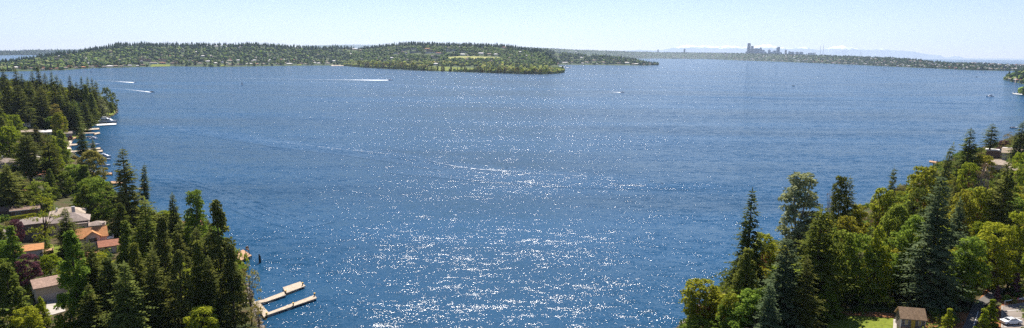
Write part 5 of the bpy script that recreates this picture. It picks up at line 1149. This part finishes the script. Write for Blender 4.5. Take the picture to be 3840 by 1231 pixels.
foam_glint_strip([(950, 520, 0.7, 0.42), (1240, 555, 0.9, 0.48), (1330, 564, 1.2, 0.50), (1400, 571, 1.2, 0.50), (1480, 580, 1.0, 0.44), (1570, 590, 0.9, 0.42)], 'broken painted glints on waves left of the mid-lake curve', 0.4)  # same wave glints continued to the left, painted as broken white
def ripple_train(pts, nw, wl, amp, label):
    pp = []
    for i in range(len(pts) - 1):
        for k in range(24):
            t = k / 24; pp.append([a * (1 - t) + b * t for a, b in zip(pts[i], pts[i + 1])])
    P_ = np.array([at_z(px, py, 0)[:2] for px, py in pp]); T_ = np.gradient(P_, axis=0); T_ /= np.linalg.norm(T_, axis=1)[:, None]; N_ = np.stack([-T_[:, 1], T_[:, 0]], 1)
    m_ = nw * 10 + 1; V = []
    for i in range(len(P_)):
        e = math.sin(math.pi * min(1, max(0, i / (len(P_) - 1)))) ** 0.5
        for j in range(m_):
            u = j / (m_ - 1); off = (u - 0.5) * nw * wl; w_ = math.sin(math.pi * u) * e
            z = 0.04 + amp * w_ * (1 + math.sin(2 * math.pi * off / wl + 0.8 * math.sin(i * 0.11))) * 0.5 * (0.6 + 0.8 * vnoise(i, j, 9, 4))
            q = P_[i] + N_[i] * (off + 1.5 * math.sin(i * 0.05)); V.append((q[0], q[1], z))
    i = np.arange(len(P_) - 1)[:, None] * m_ + np.arange(m_ - 1)[None, :]; Q = np.stack([i, i + 1, i + 1 + m_, i + m_], -1).reshape(-1, 4)
    me = mesh_np('ripple_train', V, Q, True)
    if me.polygons[0].normal.z < 0: me.flip_normals()
    tag(link('ripple_train', me, M['water']), label, kind='structure')
ripple_train([(500, 450), (800, 500), (1100, 545), (1300, 566), (1500, 590), (1650, 615), (1850, 645), (2150, 665), (2450, 680)], 7, 5.5, 0.24, 'old boat waves curving across the middle of the lake')
ripple_train([(1500, 640), (1800, 668), (2100, 690), (2500, 700), (2700, 690)], 5, 5.0, 0.22, 'faint lower set of old boat waves on the lake')
ripple_train([(560, 640), (800, 720), (1000, 800), (1200, 850)], 5, 4.5, 0.2, 'faint old waves near the left shore')
ripple_train([(2150, 350), (2500, 362), (2900, 370), (3300, 378), (3840, 398)], 3, 16, 0.4, 'faint dark wave line across the right half of the lake')
ripple_train([(640, 300), (1100, 308), (1500, 318), (1900, 330)], 3, 18, 0.4, 'faint wave line below the park')
# ------------------------------------------------------------------ small clutter near shore
def hedge(a, b, h, d_, label, key='L', mat='bright'):
    A = hit(*a, [key]); B = hit(*b, [key]); L = (B - A).length; o = empty('hedge', ((A.x + B.x) / 2, (A.y + B.y) / 2, (A.z + B.z) / 2), math.atan2(B.y - A.y, B.x - A.x)); tag(o, label, 'hedge')
    r = np.random.default_rng(3); n_ = int(L / 0.7); C = [np.array([-L / 2 + L * (i + 0.5) / n_, y, z]) for i in range(n_) for y in (-d_ / 3, d_ / 3) for z in (0.5, h - 0.5)]
    V = clumps_to_leaves(r, C, [0.6] * len(C), 150, 0.24); link('foliage', mesh_np('foliage', V, np.arange(len(V)).reshape(-1, 4)), M[mat], o)
    mb = MB(); [mb.tube((-L / 2 + L * (i + 0.5) / 8, 0, -0.5), (-L / 2 + L * (i + 0.5) / 8, 0, h * 0.7), 0.06, 0.03, 5) for i in range(8)]; mb.build('stem', M['bark'], o)
hedge((4, 828), (135, 820), 1.9, 1.6, 'long clipped yellow-green hedge before the low dark house')
for px, pt, pb, wp, mt, lb in ((277, 583, 596, 22, 'tan', 'orange flowering shrub beside the small lawn'), (262, 508, 526, 18, 'plum', 'reddish shrub by the sandy beach'), (292, 508, 522, 16, 'broad', 'round green shrub near the boathouse'), (205, 600, 628, 40, 'bright', 'yellow-green shrub in the left woods clearing')): T('shrub', mt, px, pt, pb, wp, lb, 'L')
# cars
def car(px, py, key, rz, label, paint='gelcoat', dz=0.0):
    g = hit(px, py, [key]); o = empty('parked_car', (g.x, g.y, g.z + dz), rz); tag(o, label, 'car')
    prof = [(-2.2, 0.55), (-2.18, 0.9), (-1.3, 0.98), (-0.75, 1.38), (0.75, 1.42), (1.5, 1.0), (2.15, 0.95), (2.22, 0.5), (2.1, 0.28), (-2.1, 0.28)]
    mb = MB(); secs = []
    for y, s in ((-0.86, 0.94), (-0.8, 1.0), (0.8, 1.0), (0.86, 0.94)): secs.append([(x, y * (0.86 if z > 1.2 else 1), 0.3 + (z - 0.3) * (s if z > 0.5 else 1)) for x, z in prof])
    mb.loft(secs); mb.build('body', M[paint], o, bevel=0.05)
    MB().loft([[(x, y, z) for x, z in ((-1.18, 1.0), (-0.74, 1.34), (0.74, 1.37), (1.36, 1.01))] for y in (-0.80, 0.80)]).build('side_window', M['glass'], o)
    for s, nm in ((-1, 'windshield'), (1, 'rear_window')):
        a = [(-1.28, 1.01), (-0.80, 1.385)] if s < 0 else [(1.45, 1.05), (0.80, 1.425)]
        MB().add([(a[0][0] , -0.7, a[0][1] + 0.02), (a[0][0], 0.7, a[0][1] + 0.02), (a[1][0], 0.58, a[1][1] + 0.02), (a[1][0], -0.58, a[1][1] + 0.02), (a[0][0] - s * 0.1, -0.7, a[0][1] - 0.1), (a[0][0] - s * 0.1, 0.7, a[0][1] - 0.1), (a[1][0] - s * 0.1, 0.58, a[1][1] - 0.1), (a[1][0] - s * 0.1, -0.58, a[1][1] - 0.1)], [(0, 1, 2, 3), (7, 6, 5, 4), (0, 4, 5, 1), (1, 5, 6, 2), (2, 6, 7, 3), (3, 7, 4, 0)]).build(nm, M['glass'], o)
    for x in (-1.38, 1.36):
        for y in (-0.84, 0.84):
            wt = MB().tube((x, y - 0.1, 0.31), (x, y + 0.1, 0.31), 0.32, 0.32, 16).build('wheel', M['rubber'], o); MB().tube((x, y - 0.11, 0.31), (x, y + 0.11, 0.31), 0.19, 0.19, 10).build('rim', M['steel'], wt)
    for y in (-0.62, 0.62): MB().box(-2.24, -2.1, y - 0.16, y + 0.16, 0.66, 0.8).build('headlight', M['steel'], o); MB().box(2.1, 2.24, y - 0.16, y + 0.16, 0.72, 0.86).build('tail_light', M['red'], o)
    return o
o = car(3789, 1219, 'R', R(6), 'white estate car with roof rack in the parking lot', dz=0.32)
MB().box(-0.5, 0.7, -0.62, -0.56, 1.46, 1.52).box(-0.5, 0.7, 0.56, 0.62, 1.46, 1.52).box(-0.3, -0.24, -0.62, 0.62, 1.52, 1.56).box(0.45, 0.51, -0.62, 0.62, 1.52, 1.56).build('roof_rack', M['steel'], o)
car(17, 800, 'L', R(70), 'white car parked in shade at the left edge')
# white barrier gate with round red sign
A = hit(3767, 1145, ['R']); B = hit(3862, 1128, ['R']); o = empty('barrier_gate', (A.x, A.y, A.z), math.atan2(B.y - A.y, B.x - A.x)); tag(o, 'white pipe barrier gate with a round red sign', 'gate'); L = (B - A).length
MB().tube((0, 0, -0.5), (0, 0, 1.15), 0.09, 0.09).build('post', M['white_paint'], o); MB().tube((0, 0, 1.1), (L, 0, 1.25), 0.08, 0.08).tube((L * 0.5, 0, 1.15), (L, 0, 0.5), 0.06, 0.06).build('bar', M['white_paint'], o)
MB().tube((L, 0, -0.5), (L, 0, 1.4), 0.1, 0.1).build('post', M['white_paint'], o)
s_ = MB().tube((L * 0.48, -0.16, 1.22), (L * 0.48, -0.12, 1.22), 0.36, 0.36, 8).build('stop_sign', M['red'], o); MB().box(L * 0.48 - 0.24, L * 0.48 + 0.24, -0.175, -0.163, 1.15, 1.29).build('sign_band', M['white_paint'], s_)
# ------------------------------------------------------------------ far houses, each its own object
WALLS = {'white': 'wall_white', 'beige': 'wall_beige', 'grey': 'wall_grey', 'brown': 'wall_brown', 'pink': 'wall_pink', 'cream': 'wall_cream'}
ROOFS = {'grey': 'roof_grey', 'tan': 'roof_tan', 'orange': 'roof_orange', 'brick': 'roof_brick', 'white': 'roof_white', 'brown': 'roof_brown'}
def far_house(px, py, wpx, key, wall, roof, label, group=None, h=None, shape='hip', detail=True, name='house', cat='house', dz=0, rows=1, dpth=None):
    g = hit(px, py, [key]); d = math.hypot(g.x, g.y); W = wpx * g.y / F; D_ = dpth or min(W * 0.6, 16); h = h or 4.5
    o = empty(name, (g.x, g.y, g.z + dz), facing(g.x, g.y, random.Random(int(px)).uniform(-12, 12))); tag(o, label, cat, group)
    block(o, 0, D_ / 2, W, D_, h, shape, min(3.2, D_ * 0.25) if shape != 'flat' else 0, WALLS[wall], ROOFS[roof], 0.8, base=4)
    if detail:
        n_ = max(2, min(10, int(W / 5)))
        for r_ in range(rows):
            for i in range(n_):
                x = -W / 2 + W * (i + 0.5) / n_; zb = h * (r_ + 0.3) / rows
                MB().box(x - W / n_ * 0.32, x + W / n_ * 0.32, -0.12, 0.05, zb, zb + h / rows * 0.45).build('window', M['glass'], o)
    return o
ORD = ['first', 'second', 'third', 'fourth', 'fifth', 'sixth', 'seventh', 'eighth', 'ninth', 'tenth', 'eleventh', 'twelfth', 'thirteenth', 'fourteenth', 'fifteenth', 'sixteenth', 'seventeenth', 'eighteenth']
for row, key, where in ((row1, 'M1', 'behind the left point'), (row2, 'M1', 'left of the waterside lawn'), (row3, 'M1', 'right of the waterside lawn'), (row4, 'M1', 'left of the pale beach')):
    for i, (px, py, wp, wa, ro) in enumerate(sorted(row)):
        far_house(px, py, wp, key, wa, ro, '%s house, %s roof, %s in the shore row %s' % (wa, ro, ORD[i], where), 'houses along the island shore')
# larger island buildings
for px, py, wp, key, wa, ro, lb, h, sh, rows in BL: far_house(px, py, wp, key, wa, ro, lb, None, h, sh, True, 'apartment_block' if ('block' in lb or 'building' in lb or 'store' in lb) else 'house', 'building' if ('block' in lb or 'building' in lb or 'store' in lb) else 'house', 1.5, rows)
# small houses scattered through the far hillsides
for key, x, y, z, wpx, label, group, hh in SPECK[:NIND]:
    rq = random.Random(int(x)); wa = rq.choice(['white', 'white', 'cream', 'beige', 'pink', 'grey']); ro = rq.choice(['white', 'tan', 'brick', 'grey', 'white', 'tan'])
    W = wpx * y / F; o = empty('house', (x, y, z + 2), facing(x, y, rq.uniform(-20, 20))); block(o, 0, 0, W, W * 0.7, hh, 'hip', 3, WALLS[wa], ROOFS[ro], 0.8, base=6); tag(o, label, 'house', group)
mb = MB()
for key, x, y, z, wpx, label, group, hh in SPECK[NIND:]:
    rq = random.Random(int(x * 3)); W = wpx * y / F; a = W / 2; b = W * 0.35; z += 1
    mb.box(x - a, x + a, y - b, y + b, z - 6, z + hh); mb.add([(x - a - 1, y - b - 1, z + hh + 0.05), (x + a + 1, y - b - 1, z + hh + 0.05), (x + a + 1, y + b + 1, z + hh + 0.05), (x - a - 1, y + b + 1, z + hh + 0.05), (x - a * 0.4, y, z + hh + 3.5), (x + a * 0.4, y, z + hh + 3.5)], [(3, 2, 1, 0), (0, 1, 5, 4), (1, 2, 5), (2, 3, 4, 5), (3, 0, 4)])
m, n, l, out = newmat('mixed_far_walls'); b_ = n.new('ShaderNodeBsdfDiffuse'); l.new(b_.outputs[0], out.inputs[0]); t = noise(n, l, 0.012, 2, 0.6); r_ = ramp(n, [(0.35, (0.42, 0.28, 0.22)), (0.5, (0.6, 0.55, 0.5)), (0.62, (0.38, 0.37, 0.38)), (0.7, (0.7, 0.68, 0.66))]); l.new(t.outputs[0], r_.inputs[0]); l.new(r_.outputs[0], b_.inputs[0])
tag(mb.build('distant_houses', m), 'countless tiny houses sprinkled over the far hillsides', kind='stuff')
# fields, lawns and beach on the island
patch('meadow', [[(1676, 226), (1880, 226), (1880, 216), (1760, 212)], [(1676, 226), (1760, 212), (1720, 212), (1680, 216)]], 'field', 'M2', 'dry yellow meadow on the hill above the park', 1.2, 16)
patch('lawn', [[(1600, 264), (1790, 270), (1790, 256), (1610, 250)]], 'lawn', 'M2', 'sunlit park lawn behind the row of poplars', 1.2, 14)
patch('lawn', [[(562, 251), (636, 250), (640, 243), (572, 242)]], 'lawn', 'M1', 'green waterside lawn on the island', 1.0, 12)
patch('beach', [[(1240, 246.5), (1300, 248.5), (1300, 246), (1245, 244.5)]], 'sand', 'M1', 'pale sandy beach on the island', 1.0, 8)
for x0, x1, y0, lb in ((215, 235, 262, 'small lawn by the island shore at far left'), (828, 846, 249, 'bright lawn between island houses'), (1115, 1130, 246, 'small bright lawn near the beach')): patch('lawn', [[(x0, y0), (x1, y0), (x1, y0 - 5), (x0, y0 - 5)]], 'lawn', 'M1', lb, 1.0, 5)
# trees along the park shore, one by one
r9 = random.Random(9)
def far_tree(kind, mat, px, pb, hpx, wpx, key, label, group):
    g = hit(px, pb, [key]); H = hpx * g.y / F; W = wpx * g.y / F; tree(kind, mat, g.x, g.y, max(g.z, 0.3), H, W, label, NAME[kind], 'tree', group, 'bark')
for i in range(58):
    px = 1560 + i * 5.6 + r9.uniform(-2, 2); ys = np.interp(px, STR['M2'][:, 0], STR['M2'][:, 1])
    if (1640 < px < 1790) and r9.random() < 0.45: continue
    far_tree('column', r9.choice(['broad', 'cedar', 'tan']), px, ys - r9.uniform(0.6, 2.5), r9.uniform(15, 27), r9.uniform(6, 9), 'M2', 'slender poplar in the row along the park shore', 'poplars along the park shore')
for i in range(34):
    px = 1345 + i * 6.4 + r9.uniform(-3, 3); ys = np.interp(px, STR['M2'][:, 0], STR['M2'][:, 1])
    far_tree('broad', r9.choice(['tan', 'bright', 'tan', 'pale', 'cedar']), px, ys - r9.uniform(0.8, 4), r9.uniform(16, 26), r9.uniform(12, 18), 'M2', 'tall pale olive tree on the park shore left of the poplars', 'olive trees on the park shore')
for i in range(38):
    px = 1868 + i * 6.2 + r9.uniform(-2, 2); ys = np.interp(px, STR['M2'][:, 0], STR['M2'][:, 1]); k = 1 if px < 2060 else 0.5
    far_tree('broad', r9.choice(['broad', 'cedar', 'bright', 'tan']), px, ys - r9.uniform(0.6, 3) * k, r9.uniform(14, 26) * k, r9.uniform(10, 16) * k, 'M2', 'green tree on the shore of the peninsula tip', 'trees on the peninsula tip')
for i in range(44):
    px = 20 + i * 27.5 + r9.uniform(-9, 9); ys = np.interp(px, STR['M1'][:, 0], STR['M1'][:, 1])
    if 540 < px < 640: continue
    far_tree(r9.choice(['fir', 'broad', 'broad']), r9.choice(['fir', 'broad', 'cedar']), px, ys - r9.uniform(1, 8), r9.uniform(13, 24), r9.uniform(8, 14), 'M1', 'garden tree between the houses on the island shore', 'garden trees on the island shore')
far_tree('broad', 'pale', 141, 262, 22, 16, 'M1', 'round pale green tree by the island shore behind the left point', None)
# marina
o = None
for k, (px, py, wd, lb) in enumerate(((2100, 249, 40, 'upper marina pier by the headland'), (2125, 254, 34, 'lower marina pier by the headland'), (2094, 259, 36, 'outer pier below the marina'))):
    dock([[(px - wd / 2, py - 0.6), (px + wd / 2, py - 0.2), (px + wd / 2, py + 0.5), (px - wd / 2, py + 0.2)]], [(px, py)], lb, 'white_paint', z=1.0)
for k, (px, py) in enumerate(((2092, 247), (2104, 247.6), (2116, 248), (2128, 250), (2140, 252), (2136, 255.5), (2120, 256), (2108, 252), (2098, 260.5), (2086, 259.5))):
    boat(px, py, 18 + 3 * (k % 3), 20 * k, 'white boat moored at the small marina beside the headland', 'cruiser', 'boats in the marina')
for k, (px, py) in enumerate(((578, 253), (590, 253.6), (602, 253), (614, 252.4), (182, 267), (250, 262.5), (350, 257.5), (470, 254.5), (700, 251.5), (845, 251), (925, 250), (1170, 247.5))):
    boat(px, py, 13, 30 * k, 'white boat moored along the island houses', 'cruiser', 'boats moored along the island shore')
for k, (px, py) in enumerate(((2718, 225.5), (2760, 227.5), (2788, 229), (2792, 229), (2812, 230))): boat(px, py, 26, 40 * k, 'tiny white boat moored under the skyline shore', 'cruiser', 'tiny boats under the skyline')
dock([[(3800, 350), (3836, 353), (3836, 355.5), (3798, 352)]], [(3802, 351), (3820, 353)], 'pale dock at the low point on the right edge', 'white_paint')
for k, (px, py) in enumerate(((3802, 352), (3814, 350), (3824, 348))): boat(px, py, 10, 30 * k, 'white boat moored at the dock by the right edge', 'cruiser', 'boats moored at the right edge')
# ------------------------------------------------------------------ skyline
M['tower_dark'] = mat_rows('dark_tower_glass', (0.055, 0.07, 0.10), (0.045, 0.06, 0.09), (0.10, 0.12, 0.15), 6, 4, 0.4)
M['tower_blue'] = mat_rows('blue_tower_glass', (0.12, 0.17, 0.24), (0.10, 0.15, 0.21), (0.25, 0.28, 0.32), 6, 4, 0.4)
M['tower_pale'] = mat_rows('pale_tower_stone', (0.42, 0.42, 0.43), (0.36, 0.36, 0.38), (0.20, 0.23, 0.27), 6, 4, 0.6)
M['tower_brown'] = mat_rows('brown_tower_stone', (0.24, 0.17, 0.15), (0.20, 0.14, 0.13), (0.12, 0.10, 0.10), 6, 4, 0.6)
def tower(x0, x1, yt, mat, label, Y=15000, parts='flat', step=None, yb=206):
    a = at_y((x0 + x1) / 2, yt, Y); W = (x1 - x0) * Y / F; b = at_y((x0 + x1) / 2, yb, Y); z0 = min(b[2], 60) ; H = a[2] - z0
    o = empty('skyscraper', (a[0], Y, z0), facing(a[0], Y, 12)); tag(o, label, 'skyscraper')
    if parts == 'steps':
        MB().box(-W / 2, W / 2, -W / 2, W / 2, -30, H * 0.72).build('wall', M[mat], o); MB().box(-W * 0.42, W * 0.5, -W * 0.42, W * 0.42, H * 0.72, H * 0.97).build('upper_storeys', M[mat], o); MB().box(-W * 0.3, W * 0.44, -W * 0.3, W * 0.3, H * 0.97, H).build('roof', M[mat], o)
    elif parts == 'spire':
        MB().box(-W / 2, W / 2, -W / 2, W / 2, -30, H * 0.78).build('wall', M[mat], o); MB().loft([[(-W * 0.4 * f, -W * 0.4 * f, z), (W * 0.4 * f, -W * 0.4 * f, z), (W * 0.4 * f, W * 0.4 * f, z), (-W * 0.4 * f, W * 0.4 * f, z)] for z, f in ((H * 0.78, 1), (H * 0.9, 0.9), (H, 0.1))]).build('roof', M[mat], o)
    elif parts == 'round':
        MB().box(-W / 2, W / 2, -W / 2, W / 2, -30, H * 0.9).build('wall', M[mat], o); MB().loft([[(-W * 0.5 * f, -W * 0.4, z), (W * 0.5, -W * 0.4, z), (W * 0.5, W * 0.4, z), (-W * 0.5 * f, W * 0.4, z)] for z, f in ((H * 0.9, 1), (H * 0.97, 0.5), (H, 0.1))]).build('roof', M[mat], o)
    else:
        MB().box(-W / 2, W / 2, -W * 0.4, W * 0.4, -30, H - 4).build('wall', M[mat], o); MB().box(-W * 0.3, W * 0.25, -W * 0.25, W * 0.25, H - 4, H + 2).build('roof', M['tower_pale'], o)
for a in [(2804, 2814.5, 162, 'tower_dark', 'tallest dark tower of the skyline', 'steps'), (2816.5, 2826, 173, 'tower_dark', 'second tallest dark tower beside the tallest one', 'steps'), (2827, 2846, 182, 'tower_blue', 'wide blue block right of the two dark towers', 'flat'), (2849, 2857, 177, 'tower_blue', 'pointed pale-topped tower in the skyline', 'spire'), (2858, 2867, 187, 'tower_pale', 'pale square block right of the pointed tower', 'flat'), (2796, 2803, 194, 'tower_blue', 'low block at the foot of the tallest tower', 'flat'),
          (2880.5, 2889.5, 187, 'tower_blue', 'square blue block in the skyline gap', 'flat'), (2899, 2910, 190, 'tower_pale', 'pale mid-height block left of the rounded tower', 'flat'), (2913, 2924, 176, 'tower_blue', 'tall blue tower with a rounded top', 'round'), (2944, 2950.5, 187, 'tower_brown', 'slim brown tower right of the rounded one', 'flat'), (2957, 2964, 193, 'tower_dark', 'small dark block right of the slim brown tower', 'flat'), (2966, 2978, 194.5, 'tower_blue', 'wide low blue block in the right skyline', 'flat'),
          (2984, 2994, 195, 'tower_dark', 'dark low block in the right skyline', 'flat'), (2998, 3011, 195, 'tower_blue', 'broad low blue block at the right of the skyline', 'flat'), (3030, 3037, 199, 'tower_dark', 'small dark block near the right end of the skyline', 'flat'), (3039, 3046, 198.5, 'tower_pale', 'small pale block near the right end of the skyline', 'flat'), (3048, 3055, 198.5, 'tower_blue', 'last small blue block of the skyline', 'flat'), (2868, 2874, 194, 'tower_blue', 'low blue block in the middle of the skyline', 'flat'), (2890, 2898, 195, 'tower_pale', 'low pale block in the middle of the skyline', 'flat'), (2925, 2931, 196, 'tower_blue', 'low block right of the rounded tower', 'flat')]:
    tower(a[0], a[1], a[2], a[3], a[4], 15000, a[5])
tower(2564, 2570, 184, 'tower_dark', 'lone dark tower on the ridge left of the skyline', 16500, 'flat', yb=204); tower(2466, 2470, 186, 'tower_dark', 'small tower on the far ridge behind the headland', 17000, 'flat', yb=204)
# observation tower with disc
a = at_y(3058, 196, 15000); o = empty('observation_tower', (a[0], 15000, 60)); tag(o, 'small observation tower with a disc top at the end of the skyline', 'tower'); H = a[2] - 60
MB().tube((0, 0, -30), (0, 0, H * 0.5), 9, 3).tube((0, 0, H * 0.5), (0, 0, H * 0.85), 3, 5).build('shaft', M['tower_pale'], o); MB().tube((0, 0, H * 0.85), (0, 0, H * 0.9), 8, 21, 12).tube((0, 0, H * 0.9), (0, 0, H * 0.94), 21, 8, 12).build('disc', M['tower_pale'], o); MB().tube((0, 0, H * 0.94), (0, 0, H * 1.05), 2, 1).build('spire', M['tower_pale'], o)
for k, (px, yt, yb, lb) in enumerate(((3075, 168, 206, 'red and grey radio mast, left of the tall pair'), (3086, 165, 206, 'red and grey radio mast, right of the tall pair'), (3225, 191, 212, 'thin radio mast, left of the short pair'), (3231, 191, 212, 'thin radio mast, right of the short pair'))):
    Y = 9000; a = at_y(px, yt, Y); b = at_y(px, yb, Y); r_ = 1.9 if k < 2 else 1.3; o = empty('radio_mast', (b[0], Y, b[2] - 10)); tag(o, lb, 'mast'); H = a[2] - b[2] + 10
    MB().tube((0, 0, 0), (0, 0, H * 0.85), r_, r_ * 0.8, 5).build('lattice', M['tower_dark'], o); MB().tube((0, 0, H * 0.85), (0, 0, H), r_ * 0.6, r_ * 0.4, 5).build('antenna', M['tower_brown'], o)
for px, x1, yt, mt, lb in ((3763, 3771, 247, 'tower_dark', 'dark apartment tower on the far right shore'), (3772, 3778.5, 250, 'tower_pale', 'pale apartment tower beside the dark one on the shore')):
    g = at_z(px, 265, 0); Y = g[1] + 60; a = at_y((px + x1) / 2, yt, Y); W = (x1 - px) * Y / F; o = empty('apartment_tower', (a[0], Y, 0), facing(a[0], Y)); tag(o, lb, 'apartment tower')
    MB().box(-W / 2, W / 2, -6, 6, -1, a[2]).build('wall', M[mt], o); MB().box(-W / 4, W / 4, -3, 3, a[2], a[2] + 3).build('roof', M['tower_dark'], o)
    for k in range(6): MB().box(-W * 0.45, W * 0.45, -6.15, -5.9, a[2] * (k + 0.4) / 6.3, a[2] * (k + 0.75) / 6.3).build('window', M['glass'], o)
a = at_y(281, 186, 4400); b = at_y(281, 196, 4400); o = empty('radio_mast', (a[0], 4400, b[2] - 20)); tag(o, 'lattice mast on the skyline of the left island slope', 'mast'); H = a[2] - b[2] + 20
MB().tube((0, 0, 0), (0, 0, H), 2.2, 0.8, 4).build('lattice', M['tower_dark'], o); MB().tube((0, 0, H), (0, 0, H + 5), 0.4, 0.3, 4).build('antenna', M['tower_brown'], o)
# floating bridge behind the headland
P1 = at_z(2330, 219.5, 0); P2 = at_z(2442, 219, 0); o = empty('bridge', (P1[0], P1[1], 0), math.atan2(P2[1] - P1[1], P2[0] - P1[0])); tag(o, 'long pale bridge rising from behind the headland to the far shore', 'bridge'); L = math.hypot(P2[0] - P1[0], P2[1] - P1[1])
MB().loft([[(L * t, -9, z), (L * t, 9, z), (L * t, 9, z + 5), (L * t, -9, z + 5)] for t, z in ((0, 10), (0.45, 12), (0.75, 30), (1, 46))]).build('deck', M['roof_white'], o)
for t, z in ((0.1, 10), (0.25, 11), (0.4, 12), (0.55, 18), (0.65, 24), (0.75, 30), (0.88, 38), (0.97, 44)): MB().box(L * t - 4, L * t + 4, -7, 7, -3, z - 0.2).build('pier', M['tower_pale'], o)
